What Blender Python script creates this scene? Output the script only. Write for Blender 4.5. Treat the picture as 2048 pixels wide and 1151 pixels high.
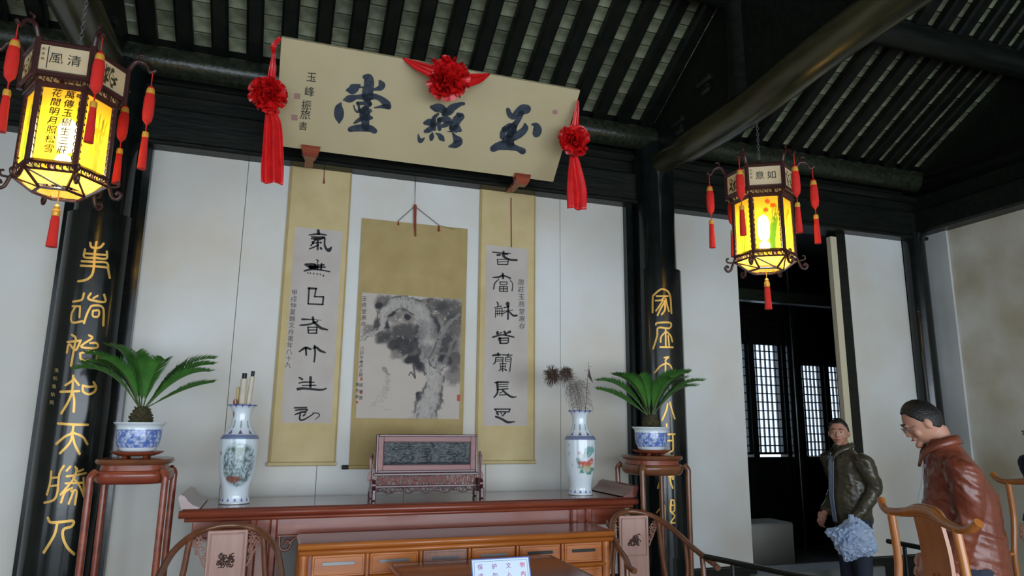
import bpy, bmesh, math, random
import numpy as np
from mathutils import Vector, Matrix, noise
R = math.radians; PI = math.pi
random.seed(7)
for o in list(bpy.data.objects): bpy.data.objects.remove(o)
scene = bpy.context.scene; COL = scene.collection

# ------------------------------------------------------------------ camera
CF, PITCH, YAW, ROLL = 1373.55, .194890, .328671, .0101708
CAM = np.array([0, -5.2, 1.55])
_fw = np.array([math.sin(YAW)*math.cos(PITCH), math.cos(YAW)*math.cos(PITCH), math.sin(PITCH)])
_r = np.array([math.cos(YAW), -math.sin(YAW), 0]); _u = np.cross(_r, _fw)
_r, _u = math.cos(ROLL)*_r + math.sin(ROLL)*_u, -math.sin(ROLL)*_r + math.cos(ROLL)*_u
cd = bpy.data.cameras.new('camera'); cam = bpy.data.objects.new('camera', cd); COL.objects.link(cam)
cd.sensor_width = 36; cd.lens = CF*36/2048; cd.clip_start = .05
cam.matrix_world = Matrix([[_r[0], _u[0], -_fw[0], CAM[0]], [_r[1], _u[1], -_fw[1], CAM[1]], [_r[2], _u[2], -_fw[2], CAM[2]], [0, 0, 0, 1]])
scene.camera = cam
def ray(x, y): return _fw + (x-1024)/CF*_r - (y-575.5)/CF*_u
def atY(x, y, Y=0.):
    d = ray(x, y); return CAM + d*(Y-CAM[1])/d[1]
def atplane(x, y, p, n):
    d = ray(x, y); n = np.array(n); return CAM + d*(n@(np.array(p)-CAM))/(n@d)

# ------------------------------------------------------------------ light and exposure
vs = scene.view_settings
vs.view_transform = 'Standard'; vs.look = 'None'; vs.gamma = 1; vs.exposure = 0.0; vs.use_curve_mapping = False
w = bpy.data.worlds.new('sky'); scene.world = w; w.use_nodes = True
nt = w.node_tree; bg = nt.nodes['Background']
sky = nt.nodes.new('ShaderNodeTexSky'); sky.sky_type = 'HOSEK_WILKIE'; sky.turbidity = 8; sky.ground_albedo = .4; sky.sun_direction = (.3, -.6, .74)
mixw = nt.nodes.new('ShaderNodeMixRGB'); mixw.inputs[0].default_value = .75; mixw.inputs[2].default_value = (.72, .84, 1, 1)
nt.links.new(sky.outputs[0], mixw.inputs[1]); nt.links.new(mixw.outputs[0], bg.inputs[0]); bg.inputs[1].default_value = 2.2
def area(name, loc, rot, sx, sy, e, col):
    l = bpy.data.lights.new(name, 'AREA'); l.shape = 'RECTANGLE'; l.size = sx; l.size_y = sy; l.energy = e; l.color = col
    o = bpy.data.objects.new(name, l); COL.objects.link(o); o.location = loc; o.rotation_euler = rot; return o
area('courtyard_daylight', (1.7, -8.6, 1.25), (R(90), 0, 0), 9, 2.4, 350, (.80, .91, 1.0))
area('backroom_daylight', (6.9, 3.3, 2.0), (R(90), 0, R(180)), 2.6, 1.4, 22, (.7, .85, 1.0))
area('side_door_daylight', (-4.6, -4.8, 1.6), (R(90), 0, R(-90)), 3.0, 2.6, 18, (.86, .93, 1.0))

# ------------------------------------------------------------------ materials
MATS = {}
def mat(name, col, rough=.5, metal=0, spec=.5, var=0, vscale=8, col2=None, bump=0, bscale=40, emit=None, estr=0, wave=None, coat=0, objvar=0, attr=None, trans=0, stretch=(1, 1, 1), sss=0):
    m = bpy.data.materials.new(name); m.use_nodes = True; n = m.node_tree.nodes; L = m.node_tree.links
    b = n['Principled BSDF']; b.inputs['Roughness'].default_value = rough; b.inputs['Metallic'].default_value = metal
    b.inputs['Specular IOR Level'].default_value = spec; b.inputs['Coat Weight'].default_value = coat
    b.inputs['Transmission Weight'].default_value = trans
    if coat: b.inputs['Coat Roughness'].default_value = .12
    c4 = (*col, 1); b.inputs['Base Color'].default_value = c4
    src = None
    tc = n.new('ShaderNodeTexCoord'); mp = n.new('ShaderNodeMapping'); L.new(tc.outputs['Object'], mp.inputs[0]); mp.inputs['Scale'].default_value = stretch
    if attr:
        a = n.new('ShaderNodeAttribute'); a.attribute_name = attr; src = a.outputs['Color']
    if col2 is not None:
        t = n.new('ShaderNodeTexNoise'); t.inputs['Scale'].default_value = vscale; t.inputs['Detail'].default_value = 6; L.new(mp.outputs[0], t.inputs['Vector'])
        rp = n.new('ShaderNodeValToRGB'); L.new(t.outputs['Fac'], rp.inputs[0]); rp.color_ramp.elements[0].position = .35; rp.color_ramp.elements[1].position = .68
        rp.color_ramp.elements[0].color = c4; rp.color_ramp.elements[1].color = (*col2, 1); src = rp.outputs[0]
    if objvar:
        oi = n.new('ShaderNodeObjectInfo'); h = n.new('ShaderNodeHueSaturation'); mr = n.new('ShaderNodeMapRange')
        L.new(oi.outputs['Random'], mr.inputs[0]); mr.inputs[3].default_value = 1-objvar; mr.inputs[4].default_value = 1+objvar
        L.new(mr.outputs[0], h.inputs['Value'])
        if src: L.new(src, h.inputs['Color'])
        else: h.inputs['Color'].default_value = c4
        src = h.outputs[0]
    if src: L.new(src, b.inputs['Base Color'])
    if emit:
        b.inputs['Emission Strength'].default_value = estr
        if emit == 'src': L.new(src, b.inputs['Emission Color'])
        else: b.inputs['Emission Color'].default_value = (*emit, 1)
    if bump:
        t2 = n.new('ShaderNodeTexNoise'); t2.inputs['Scale'].default_value = bscale; t2.inputs['Detail'].default_value = 5; L.new(mp.outputs[0], t2.inputs['Vector'])
        bp = n.new('ShaderNodeBump'); bp.inputs['Strength'].default_value = bump; bp.inputs['Distance'].default_value = .01
        L.new(t2.outputs['Fac'], bp.inputs['Height']); L.new(bp.outputs[0], b.inputs['Normal'])
    MATS[name] = m; return m
M = MATS
mat('lacquer', (.004, .006, .0055), .16, spec=.4, coat=.12, bump=.10, bscale=7, col2=(.008, .011, .010))
mat('darkwood', (.0045, .006, .0045), .38, spec=.35, bump=.25, bscale=14, col2=(.010, .012, .008), stretch=(.5, 3, 3))
mat('rafter', (.003, .004, .003), .45, spec=.3, bump=.3, bscale=20, col2=(.008, .009, .006))
mat('beam', (.010, .013, .008), .28, spec=.4, bump=.3, bscale=10, col2=(.028, .032, .019), stretch=(4, .6, 4))
mat('tile', (.09, .10, .055), .45, bump=.5, bscale=30, col2=(.24, .25, .165), vscale=7, objvar=.4)
mat('lime', (.5, .5, .4), .8)
mat('plaster', (.60, .55, .47), .6, col2=(.68, .70, .69), vscale=1.0, bump=.12, bscale=5)
mat('oldplaster', (.43, .37, .26), .9, col2=(.60, .57, .49), vscale=2.2, bump=.3, bscale=6)
mat('greyplaster', (.46, .46, .45), .9, col2=(.56, .56, .54), vscale=2.5, bump=.3, bscale=6)
mat('stone', (.12, .125, .12), .45, col2=(.18, .18, .17), vscale=3, bump=.3, bscale=12)
mat('board', (.49, .405, .235), .45, col2=(.54, .45, .27), vscale=2)
mat('blueink', (.022, .032, .05), .5, col2=(.05, .065, .085), vscale=25)
mat('ink', (.012, .011, .012), .7)
mat('softink', (.05, .045, .05), .8)
mat('seal', (.45, .08, .06), .8)
mat('paleseal', (.36, .2, .17), .8)
mat('gold', (.62, .36, .08), .38, metal=.55)
mat('silk', (.72, .012, .012), .38, col2=(.55, .004, .006), vscale=14, spec=.6)
mat('tassel', (.78, .018, .01), .6, bump=.6, bscale=120, stretch=(8, 8, .3))
mat('tasseltop', (.75, .38, .05), .45, metal=.3)
mat('lanternwood', (.045, .014, .012), .35, bump=.2, bscale=30)
mat('creampanel', (.62, .55, .36), .6, emit=(.62, .50, .25), estr=.22)
mat('glow', (.9, .8, .2), .6, attr='paint', emit='src', estr=2.1)
mat('glowunder', (.9, .6, .15), .6, emit=(1, .55, .08), estr=1.6)
mat('bulb', (1, 1, 1), .5, emit=(1, .85, .55), estr=14)
mat('crossbeam', (.016, .015, .007), .26, spec=.45, col2=(.055, .05, .022), vscale=4, bump=.25, bscale=8, stretch=(3, .5, 3))
mat('brocade', (.52, .40, .19), .75, col2=(.58, .46, .24), vscale=6, bump=.15, bscale=150)
mat('brocadedark', (.36, .26, .10), .75, col2=(.42, .31, .13), vscale=6, bump=.15, bscale=150)
mat('paper', (.47, .41, .37), .85, col2=(.52, .47, .43), vscale=5)
mat('painted', (.5, .5, .5), .8, attr='paint')
mat('porcelain', (.8, .8, .8), .12, attr='paint', coat=.5)
mat('porcelainwhite', (.72, .76, .78), .12, coat=.5)
mat('cord', (.05, .02, .015), .7)
mat('redcord', (.25, .04, .02), .7)
WS = (.6, 9, 9)
mat('redwood', (.20, .035, .018), .3, col2=(.30, .07, .03), vscale=3, stretch=WS, coat=.3)
mat('redwoodtop', (.13, .035, .028), .2, col2=(.19, .055, .04), vscale=3, stretch=WS, coat=.5)
mat('orangewood', (.42, .115, .02), .3, col2=(.55, .17, .03), vscale=3, stretch=WS, coat=.3)
mat('chairwood', (.13, .045, .018), .28, col2=(.2, .07, .03), vscale=4, stretch=(3, 3, 3), coat=.35)
mat('yokewood', (.36, .11, .022), .28, col2=(.44, .15, .03), vscale=3, stretch=(8, 8, .8), coat=.4)
mat('pinkwood', (.34, .17, .125), .35, col2=(.42, .22, .165), vscale=3, stretch=(8, 8, .8), coat=.2)
mat('carve', (.08, .045, .035), .5)
mat('screenwood', (.17, .04, .035), .38, col2=(.24, .062, .055), vscale=3, stretch=WS, coat=.1)
mat('screendark', (.07, .012, .018), .28, coat=.4)
mat('slate', (.05, .062, .062), .45, col2=(.02, .028, .03), vscale=14)
mat('slotmetal', (.2, .2, .2), .35, metal=.7)
mat('black', (.006, .006, .006), .5)
mat('leaf', (.035, .13, .018), .42, col2=(.06, .20, .03), vscale=9)
mat('stem', (.06, .10, .02), .5)
mat('palmtrunk', (.055, .045, .018), .9, bump=1, bscale=60)
mat('soil', (.03, .02, .012), .9)
mat('feather', (.13, .10, .085), .7)
mat('feathereye', (.05, .028, .02), .6)
mat('rollpaper', (.58, .50, .38), .7, col2=(.66, .58, .46), vscale=8)
mat('skin', (.48, .235, .155), .5, sss=.1)
mat('hair', (.008, .007, .006), .45, bump=.6, bscale=120)
mat('olive', (.05, .042, .024), .3, col2=(.075, .062, .036), vscale=9, bump=.5, bscale=14)
mat('brownleather', (.15, .035, .018), .3, col2=(.2, .05, .025), vscale=6, bump=.5, bscale=12)
mat('shirt', (.5, .56, .66), .7)
mat('tie', (.06, .1, .25), .6)
mat('trousers', (.02, .025, .045), .8)
mat('bluegrey', (.12, .16, .25), .8)
mat('shoe', (.01, .01, .01), .3)
mat('plasticblue', (.36, .47, .68), .25, col2=(.5, .58, .72), vscale=7, bump=.5, bscale=20)
mat('plasticwhite', (.5, .56, .58), .25, bump=.5, bscale=18)
mat('teal', (.05, .42, .38), .3)
mat('signblue', (.10, .16, .45), .3)
mat('signwhite', (.72, .82, .92), .25)
mat('signtext', (.30, .05, .32), .4)
mat('signred', (.7, .03, .2), .4)
mat('signline', (.1, .3, .5), .4)
mat('doorstone', (.42, .40, .34), .8, col2=(.5, .48, .42), vscale=3)
mat('cream', (.60, .52, .36), .7)
g = mat('glass', (.9, .95, 1), .05)
nn = g.node_tree.nodes; LL = g.node_tree.links; tr = nn.new('ShaderNodeBsdfTransparent'); mx = nn.new('ShaderNodeMixShader'); mx.inputs[0].default_value = .06
tr.inputs[0].default_value = (.92, .96, 1, 1)
LL.new(tr.outputs[0], mx.inputs[1]); LL.new(nn['Principled BSDF'].outputs[0], mx.inputs[2]); LL.new(mx.outputs[0], nn['Material Output'].inputs[0])

# ------------------------------------------------------------------ geometry helpers
class G:
    def __init__(s): s.v = []; s.f = []
    def add(s, v, f):
        k = len(s.v); s.v += [tuple(map(float, p)) for p in v]; s.f += [tuple(i+k for i in q) for q in f]; return s
    def box(s, a, b, bev=0):       # corner to corner
        (x0, y0, z0), (x1, y1, z1) = [min(i, j) for i, j in zip(a, b)], [max(i, j) for i, j in zip(a, b)]
        if bev <= 0:
            return s.add([(x0, y0, z0), (x1, y0, z0), (x1, y1, z0), (x0, y1, z0), (x0, y0, z1), (x1, y0, z1), (x1, y1, z1), (x0, y1, z1)],
                     [(3, 2, 1, 0), (4, 5, 6, 7), (0, 1, 5, 4), (1, 2, 6, 5), (2, 3, 7, 6), (3, 0, 4, 7)])
        e = min(bev, (x1-x0)/2.01, (y1-y0)/2.01, (z1-z0)/2.01)
        V = []
        for x, sx in ((x0, 1), (x1, -1)):
            for y, sy in ((y0, 1), (y1, -1)):
                for z, sz in ((z0, 1), (z1, -1)):
                    V += [(x, y+sy*e, z+sz*e), (x+sx*e, y, z+sz*e), (x+sx*e, y+sy*e, z)]
        bm = bmesh.new(); vs = [bm.verts.new(p) for p in V]; r = bmesh.ops.convex_hull(bm, input=vs)
        bmesh.ops.dissolve_limit(bm, angle_limit=.01, verts=bm.verts, edges=bm.edges)
        bm.verts.index_update(); vv = [p.co[:] for p in bm.verts]; ff = [[q.index for q in f.verts] for f in bm.faces]; bm.free()
        return s.add(vv, ff)
    def obox(s, c, sx, sy, sz, m3):   # oriented box, m3 3x3 columns = axes
        m = Matrix(m3); k = len(s.v); t = G().box((-sx/2, -sy/2, -sz/2), (sx/2, sy/2, sz/2)); c = Vector(c)
        return s.add([c + m @ Vector(p) for p in t.v], t.f)
    def tube(s, pts, r, n=8, caps=True, sq=1.0, up=None):
        pts = [Vector(p) for p in pts]; N = len(pts)
        if not hasattr(r, '__len__'): r = [r]*N
        V = []; F = []; pr = None
        for i, p in enumerate(pts):
            t = (pts[min(i+1, N-1)] - pts[max(i-1, 0)])
            if t.length < 1e-9: t = Vector((0, 0, 1))
            t.normalize()
            if pr is None:
                a = Vector(up) if up else (Vector((0, 0, 1)) if abs(t.z) < .9 else Vector((1, 0, 0)))
                pr = (a - a.dot(t)*t).normalized()
            else:
                q = pr - pr.dot(t)*t; pr = q.normalized() if q.length > 1e-6 else pr
            bi = t.cross(pr)
            for j in range(n):
                a = 2*PI*j/n; V.append(p + (pr*math.cos(a)*sq + bi*math.sin(a))*r[i])
        for i in range(N-1):
            for j in range(n): F.append((i*n+j, i*n+(j+1) % n, (i+1)*n+(j+1) % n, (i+1)*n+j))
        if caps: F.append(tuple(range(n-1, -1, -1))); F.append(tuple((N-1)*n+j for j in range(n)))
        return s.add(V, F)
    def lathe(s, prof, n=24, c=(0, 0, 0), caps=True, a0=0, sx=1, sy=1):
        V = []; F = []
        for r, z in prof:
            for j in range(n):
                a = a0+2*PI*j/n; V.append((c[0]+r*math.cos(a)*sx, c[1]+r*math.sin(a)*sy, c[2]+z))
        m = len(prof)
        for i in range(m-1):
            for j in range(n): F.append((i*n+j, i*n+(j+1) % n, (i+1)*n+(j+1) % n, (i+1)*n+j))
        if caps: F.append(tuple(range(n-1, -1, -1))); F.append(tuple((m-1)*n+j for j in range(n)))
        return s.add(V, F)
    def prism(s, poly, fn, d):      # poly 2d, fn(u,v,w)->3d, extruded w 0..d
        n = len(poly); V = [fn(u, v, 0) for u, v in poly] + [fn(u, v, d) for u, v in poly]
        F = [tuple(range(n)), tuple(range(2*n-1, n-1, -1))] + [(i, i+n, (i+1) % n+n, (i+1) % n) for i in range(n)]
        return s.add(V, F)
    def xf(s, m):
        s.v = [tuple((m @ Vector(p))) for p in s.v]; return s
BASE = {}
def obj(name, g, m, parent=None, smooth=False, colors=None):
    me = bpy.data.meshes.new(name)
    b = BASE.get(parent.name, (0, 0, 0)) if parent else (0, 0, 0)
    v = [(p[0]-b[0], p[1]-b[1], p[2]-b[2]) for p in g.v] if parent and any(b) else g.v
    me.from_pydata(v, [], g.f); me.materials.append(M[m] if isinstance(m, str) else m)
    if smooth: me.polygons.foreach_set('use_smooth', [True]*len(me.polygons))
    if colors is not None:
        at = me.color_attributes.new('paint', 'FLOAT_COLOR', 'POINT'); at.data.foreach_set('color', np.asarray(colors, dtype=np.float32).ravel())
    me.validate(); o = bpy.data.objects.new(name, me); COL.objects.link(o)
    if parent: o.parent = parent; BASE[o.name] = b
    return o
def thing(name, label, cat, loc=(0, 0, 0), rz=0, group=None, world=True):
    o = bpy.data.objects.new(name, None); COL.objects.link(o); o.location = loc; o.rotation_euler = (0, 0, rz); o.empty_display_size = .1
    tag(o, label, cat, group)
    BASE[o.name] = tuple(loc) if world else (0, 0, 0)
    return o
def tag(o, label, cat, group=None):
    o['label'] = label; o['category'] = cat
    if group: o['group'] = group
    return o
def struct(name, g, m, **k):
    o = obj(name, g, m, **k); o['kind'] = 'structure'; return o
def auto(o, ang=35):
    me = o.data; me.polygons.foreach_set('use_smooth', [True]*len(me.polygons))
    me.set_sharp_from_angle(angle=R(ang)); return o
def crom(pts, k=5):     # Catmull-Rom through rows of any dimension
    P = np.array(pts, float)
    if len(P) < 3: return P
    Q = np.vstack([2*P[0]-P[1], P, 2*P[-1]-P[-2]]); out = []
    for i in range(1, len(Q)-2):
        for j in range(k):
            t = j/k; a, b, c, d = Q[i-1:i+3]
            out.append(.5*((2*b)+(c-a)*t+(2*a-5*b+4*c-d)*t*t+(3*b-a-3*c+d)*t**3))
    out.append(P[-1]); return np.array(out)
def strokes(txt, ox, oy, sc, fn, wk=1., smooth=True, lift=0.0):
    """txt: strokes 'x,y,w x,y,w;...' in a drawing frame; fn maps frame (x, y) to 3d on the surface"""
    g = G(); 
    for st in txt.replace('\n', '').split(';'):
        p = [tuple(float(q) for q in a.split(',')) for a in st.split()]
        if not p: continue
        if len(p) == 1: x, y, ww = p[0]; p = [(x-ww*.15, y-ww*.2, ww*.8), (x+ww*.15, y+ww*.2, ww*.8)]
        P = crom(p, 5) if smooth and len(p) > 2 else np.array(p, float)
        if len(P) == 2: P = np.array([P[0]*(1-t)+P[1]*t for t in (0, .33, .67, 1)])
        # round caps
        d0 = P[0, :2]-P[1, :2]; d0 /= max(1e-6, np.hypot(*d0)); d1 = P[-1, :2]-P[-2, :2]; d1 /= max(1e-6, np.hypot(*d1))
        def cap(q, d): return [[*(q[:2]+d*q[2]*wk*.5*c), q[2]*s_] for c, s_ in ((.45, .89), (.85, .5), (1, .12))]
        P = np.vstack([cap(P[0], d0)[::-1], P, cap(P[-1], d1)])
        T = np.gradient(P[:, :2], axis=0); T /= np.maximum(1e-6, np.hypot(T[:, 0], T[:, 1]))[:, None]
        N = np.stack([-T[:, 1], T[:, 0]], 1); h = P[:, 2:3]*.5*wk
        A = P[:, :2]+N*h; B = P[:, :2]-N*h
        V = []
        for a, b in zip(A, B):
            V.append(fn(ox+a[0]/sc, oy+a[1]/sc)); V.append(fn(ox+b[0]/sc, oy+b[1]/sc))
        g.add(V, [(2*i, 2*i+1, 2*i+3, 2*i+2) for i in range(len(A)-1)])
    return g
_gl = {}
def glyph(ch):
    if ch not in _gl:
        c = bpy.data.curves.new('t', 'FONT'); c.body = ch; c.resolution_u = 1
        o = bpy.data.objects.new('t', c); me = bpy.data.meshes.new_from_object(o)
        _gl[ch] = ([(v.co.x-.5, v.co.y-.38) for v in me.vertices], [tuple(p.vertices) for p in me.polygons])
        bpy.data.objects.remove(o); bpy.data.curves.remove(c); bpy.data.meshes.remove(me)
    return _gl[ch]
def text(g, ch, fn, size, slant=0):   # fn(u, v) -> 3d
    v, f = glyph(ch); return g.add([fn((x+slant*y)*size, y*size) for x, y in v], f)
def fbm(x, y, z=0, o=4):
    return noise.fractal(Vector((x, y, z)), .6, 2.0, o)
# ------------------------------------------------------------------ structure
XL, XR = -1.17, 3.05        # column rows
struct('floor', G().box((-4.6, -9, -.12), (9.8, 4.3, 0)), 'stone')
# white panelling of the back wall, each board its own piece
wb = struct('wall_back', G().box((-4.5, .045, .36), (3.975, .07, 3.5)), 'darkwood')
def panel(x0, x1, par=wb, z0=.39, z1=3.45, y=0, m='plaster'):
    return obj('panel', G().box((x0+.0015, y, z0), (x1-.0015, y+.05, z1), .002), m, par)
for a, b in zip((-.97, -.30, .325, .95, 1.575, 2.20), (-.30, .325, .95, 1.575, 2.20, 2.845)): panel(a, b)
for k in range(5): panel(-4.5+k*.62, -4.5+(k+1)*.62)
panel(3.2, 3.98)
wb2 = struct('wall_back', G().box((5.17, .0, .0), (5.28, .14, 3.5)).box((5.28, .06, .3), (6.3, .12, 3.5)), 'darkwood')
panel(5.285, 6.02, wb2)
d = struct('door_1', G().box((5.09, -.01, .36), (5.165, .05, 3.4), .004), 'cream')
bb = struct('baseboard_back', G().box((-4.5, -.04, 0), (3.98, .06, .385)).box((5.17, -.04, 0), (6.3, .06, .385)), 'darkwood')
struct('trim_1', G().box((3.9, -.12, 0), (5.3, .2, .33), .01), 'stone')     # threshold of the opening
struct('trim_2', G().box((-.98, -.06, .3), (-.93, .05, 3.45)).box((2.80, -.06, .3), (2.86, .05, 3.45)).box((3.19, -.03, .3), (3.24, .05, 3.45))
       .box((-1.42, -.05, .3), (-1.36, .05, 3.45)), 'lacquer')
# lintel beams and boards above the panels
for i, (a, b) in enumerate(((-4.5, XL), (XL, XR), (XR, 6.25))):
    struct('trim_%d' % (3+i), G().box((a, -.10, 3.47), (b, .14, 3.74), .02).box((a, -.13, 3.44), (b, .12, 3.475), .008).box((a, -.01, 3.74), (b, .05, 3.98))
           .box((a, -.07, 3.86), (b, .09, 3.93), .02), 'darkwood')
# right hand plaster wall
wr = struct('wall_right', G().box((6.3, -9, 0), (6.45, .15, 3.52)), 'oldplaster')
obj('pier', G().box((6.275, -.30, 0), (6.31, .1, 3.5)), 'greyplaster', wr)
struct('trim_6', G().box((6.12, -9, 3.5), (6.4, .15, 3.74), .02), 'darkwood')
g = G(); g.prism([(.2, 3.7), (-8.4, 3.7), (-3.75, 6.95), (-2.55, 5.9), (-1.38, 5.05), (.2, 4.2)], lambda u, v, w_: (6.22+w_, u, v), .2)
gw = struct('wall_gable', g, 'darkwood')
for yy in (-1.38, -2.55, -3.75): obj('strut', G().lathe([(.09, 3.74), (.08, 4.7 if yy > -2 else 5.7)], 14, (6.2, yy, 0)), 'rafter', gw)
obj('gable_beam', G().tube([(6.17, .1, 4.0), (6.17, -8, 4.0)], .1, 14).tube([(6.17, -1.3, 4.72), (6.17, -6, 4.72)], .1, 14), 'rafter', gw, smooth=True)
struct('wall_left', G().box((-4.65, -3.6, 0), (-4.5, 4.3, 6.8)).box((-4.65, -9, 0), (-4.5, -6.1, 6.8)).box((-4.65, -6.1, 3), (-4.5, -3.6, 6.8)), 'oldplaster')
# back room seen through the opening
struct('wall_backroom_left', G().box((1.9, .15, 0), (2.0, 2.7, 3.7)), 'darkwood')
g = G(); g.box((2, 2.6, 0), (9.7, 2.7, 1.13)).box((2, 2.6, 2.68), (9.7, 2.7, 3.7)).box((2, 2.6, 1.1), (5.62, 2.7, 2.8)).box((6.05, 2.57, 1.1), (6.14, 2.72, 2.8)).box((6.6, 2.57, 1.1), (6.93, 2.72, 2.8)).box((7.31, 2.57, 1.1), (7.38, 2.72, 2.8)).box((7.76, 2.57, 1.1), (9.7, 2.72, 2.8)).box((6.8, 2.58, 2.42), (7.8, 2.7, 2.8))
g.box((2, 2.55, 1.08), (9.7, 2.62, 1.15)).box((2, 2.55, 2.98), (9.7, 2.62, 3.05)).box((2, 2.57, .55), (9.7, 2.62, .6))
for x in (5.62, 6.08, 6.62): g.box((x-.03, 2.56, 0), (x+.03, 2.62, 1.1)).box((x-.03, 2.56, 2.7), (x+.03, 2.62, 3.6))
wbr = struct('wall_backroom', g, 'darkwood')
struct('wall_backroom_right', G().box((9.7, .05, 0), (9.8, 2.7, 3.7)), 'darkwood')
struct('wall_backroom_front', G().box((6.45, .05, 0), (9.7, .15, 3.7)), 'darkwood')
struct('ceiling', G().box((1.9, .15, 3.7), (9.8, 2.8, 3.8)), 'darkwood')
struct('trim_8', G().box((2, 1.3, 2.98), (9.7, 1.45, 3.12), .02), 'beam')
t = struct('trim_9', G().lathe([(.10, 0), (.10, 3.7)], 20, (6.72, 2.5, 0)), 'lacquer'); auto(t)
def lattice(name, x0, x1, z0, z1, y, nx, nz, m='darkwood'):
    s = struct(name, G().box((x0, y, z0), (x0+.03, y+.05, z1)).box((x1-.03, y, z0), (x1, y+.05, z1)).box((x0, y, z0), (x1, y+.05, z0+.03)).box((x0, y, z1-.03), (x1, y+.05, z1)), m)
    for i in range(1, nx):
        x = x0+(x1-x0)*i/nx; obj('lattice_bar', G().box((x-.007, y+.01, z0), (x+.007, y+.035, z1)), m, s)
    for k in range(1, nz):
        z = z0+(z1-z0)*k/nz; obj('lattice_bar', G().box((x0, y+.012, z-.007), (x1, y+.033, z+.007)), m, s)
    obj('pane', G().box((x0, y+.037, z0), (x1, y+.041, z1)), 'glass', s)
lattice('window_1', 6.14, 6.60, 1.18, 2.68, 2.62, 6, 13)
lattice('window_2', 5.62, 6.05, 1.18, 2.68, 2.62, 6, 13)
lattice('window_3', 6.93, 7.31, 1.13, 2.42, 2.62, 6, 12)
lattice('window_4', 7.38, 7.76, 1.13, 2.42, 2.62, 6, 12)
# the pale low block and side table in the back room
tag(obj('stone_plinth', G().box((4.95, 1.5, 0), (5.7, 1.9, .48), .015), 'doorstone'), 'low pale stone block on the floor of the dark back room', 'plinth')

# ------------------------------------------------------------------ roof
def slope(Y0, Z0, Y1, Z1, x0, x1, nm, raf0, brick=.112, sp=.235, first=0):
    L = math.hypot(Y1-Y0, Z1-Z0); dy, dz = (Y1-Y0)/L, (Z1-Z0)/L; ny, nz = -dz*-1, 0
    up = (0, dz if False else -dz*-1, 0)
    a = math.atan2(Z1-Z0, -(Y1-Y0)); n = (0, math.sin(a), math.cos(a))     # outward normal
    def P(x, s, h): return (x, Y0+dy*s+n[1]*h, Z0+dz*s+n[2]*h)
    def slab(g, xa, xb, sa, sb, ha, hb):
        q = [P(x, s, h) for h in (ha, hb) for x, s in ((xa, sa), (xb, sa), (xb, sb), (xa, sb))]
        return g.add(q, [(3, 2, 1, 0), (4, 5, 6, 7), (0, 1, 5, 4), (1, 2, 6, 5), (2, 3, 7, 6), (3, 0, 4, 7)])
    c = struct('ceiling', slab(G(), x0, x1, 0, L, .118, .16), 'lime')
    base = None; k = 0; x = raf0
    while x < x1:
        if x > x0-.02:
            g = G(); pr = [(-.055, .085), (-.058, .02), (-.04, 0), (.04, 0), (.058, .02), (.055, .085)]
            v = [P(x+u, s, h) for s in (0, L) for u, h in pr]; g.add(v, [tuple(range(6)), tuple(range(11, 5, -1))]+[(i, i+6, (i+1) % 6+6, (i+1) % 6) for i in range(6)])
            obj('rafter', g, 'rafter', c)
        x += sp
    rows = int(L/brick); x = raf0-sp/2-sp
    protos = []
    for j in range(5):
        w_, h_ = .1125, brick/2-.003; th = .026; g = G()
        v = []
        for zz, e in ((0, .003), (.004, 0), (th, 0)):
            tx = random.uniform(-.002, .002)
            v += [(-w_+e, -h_+e, zz+tx), (w_-e, -h_+e, zz-tx), (w_-e, h_-e, zz), (-w_+e, h_-e, zz+tx)]
        f = [(3, 2, 1, 0)]+[(b*4+i, b*4+(i+1) % 4, b*4+4+(i+1) % 4, b*4+4+i) for b in (0, 1) for i in range(4)]+[(8, 9, 10, 11)]
        me = bpy.data.meshes.new('brick'); me.from_pydata(v, [], f); me.materials.append(M['tile']); protos.append(me)
    rot = Matrix([(1, 0, 0), (0, dy, n[1]), (0, dz, n[2])]).to_4x4()
    while x < x1:
        for r_ in range(rows):
            s = (r_+.5)*L/rows
            if x0-.05 < x < x1+.05:
                o = bpy.data.objects.new('brick', random.choice(protos)); COL.objects.link(o); o.parent = c
                j = random.uniform(-.0015, .0035)
                o.matrix_local = Matrix.Translation(P(x+random.uniform(-.004, .004), s, .088+j)) @ rot @ Matrix.Rotation(random.uniform(-.012, .012), 4, 'Z')
        x += sp
    return c
R0 = (-.16, 4.15); R1 = (-1.38, 4.83); R2 = (-2.55, 5.72)
slope(*R0, *R1, XL+.06, XR-.05, '', -1.02)
slope(*R0, *R1, XR+.05, 6.2, '', 3.19)
slope(*R0, *R1, -3.2, XL-.05, '', -3.1)
slope(*R1, *R2, 4.4, 6.2, '', 4.42, brick=.12)
g = G()      # the rest of the roof, out of the picture
def slabq(g, ya, za, yb, zb, x0, x1, t=.1):
    return g.add([(x0, ya, za), (x1, ya, za), (x1, yb, zb), (x0, yb, zb), (x0, ya, za+t), (x1, ya, za+t), (x1, yb, zb+t), (x0, yb, zb+t)],
                 [(3, 2, 1, 0), (4, 5, 6, 7), (0, 1, 5, 4), (1, 2, 6, 5), (2, 3, 7, 6), (3, 0, 4, 7)])
slabq(g, *R1, *R2, -4.6, 4.38); slabq(g, *R2, -3.75, 6.8, -4.6, 6.4); slabq(g, -3.75, 6.8, -8.2, 3.9, -4.6, 6.4); slabq(g, *R0, *R1, -4.6, -3.2)
slabq(g, .4, 3.85, R0[0]-.0, R0[1]+.13, -4.6, 6.4, .12)
struct('ceiling', g, 'rafter')
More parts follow.
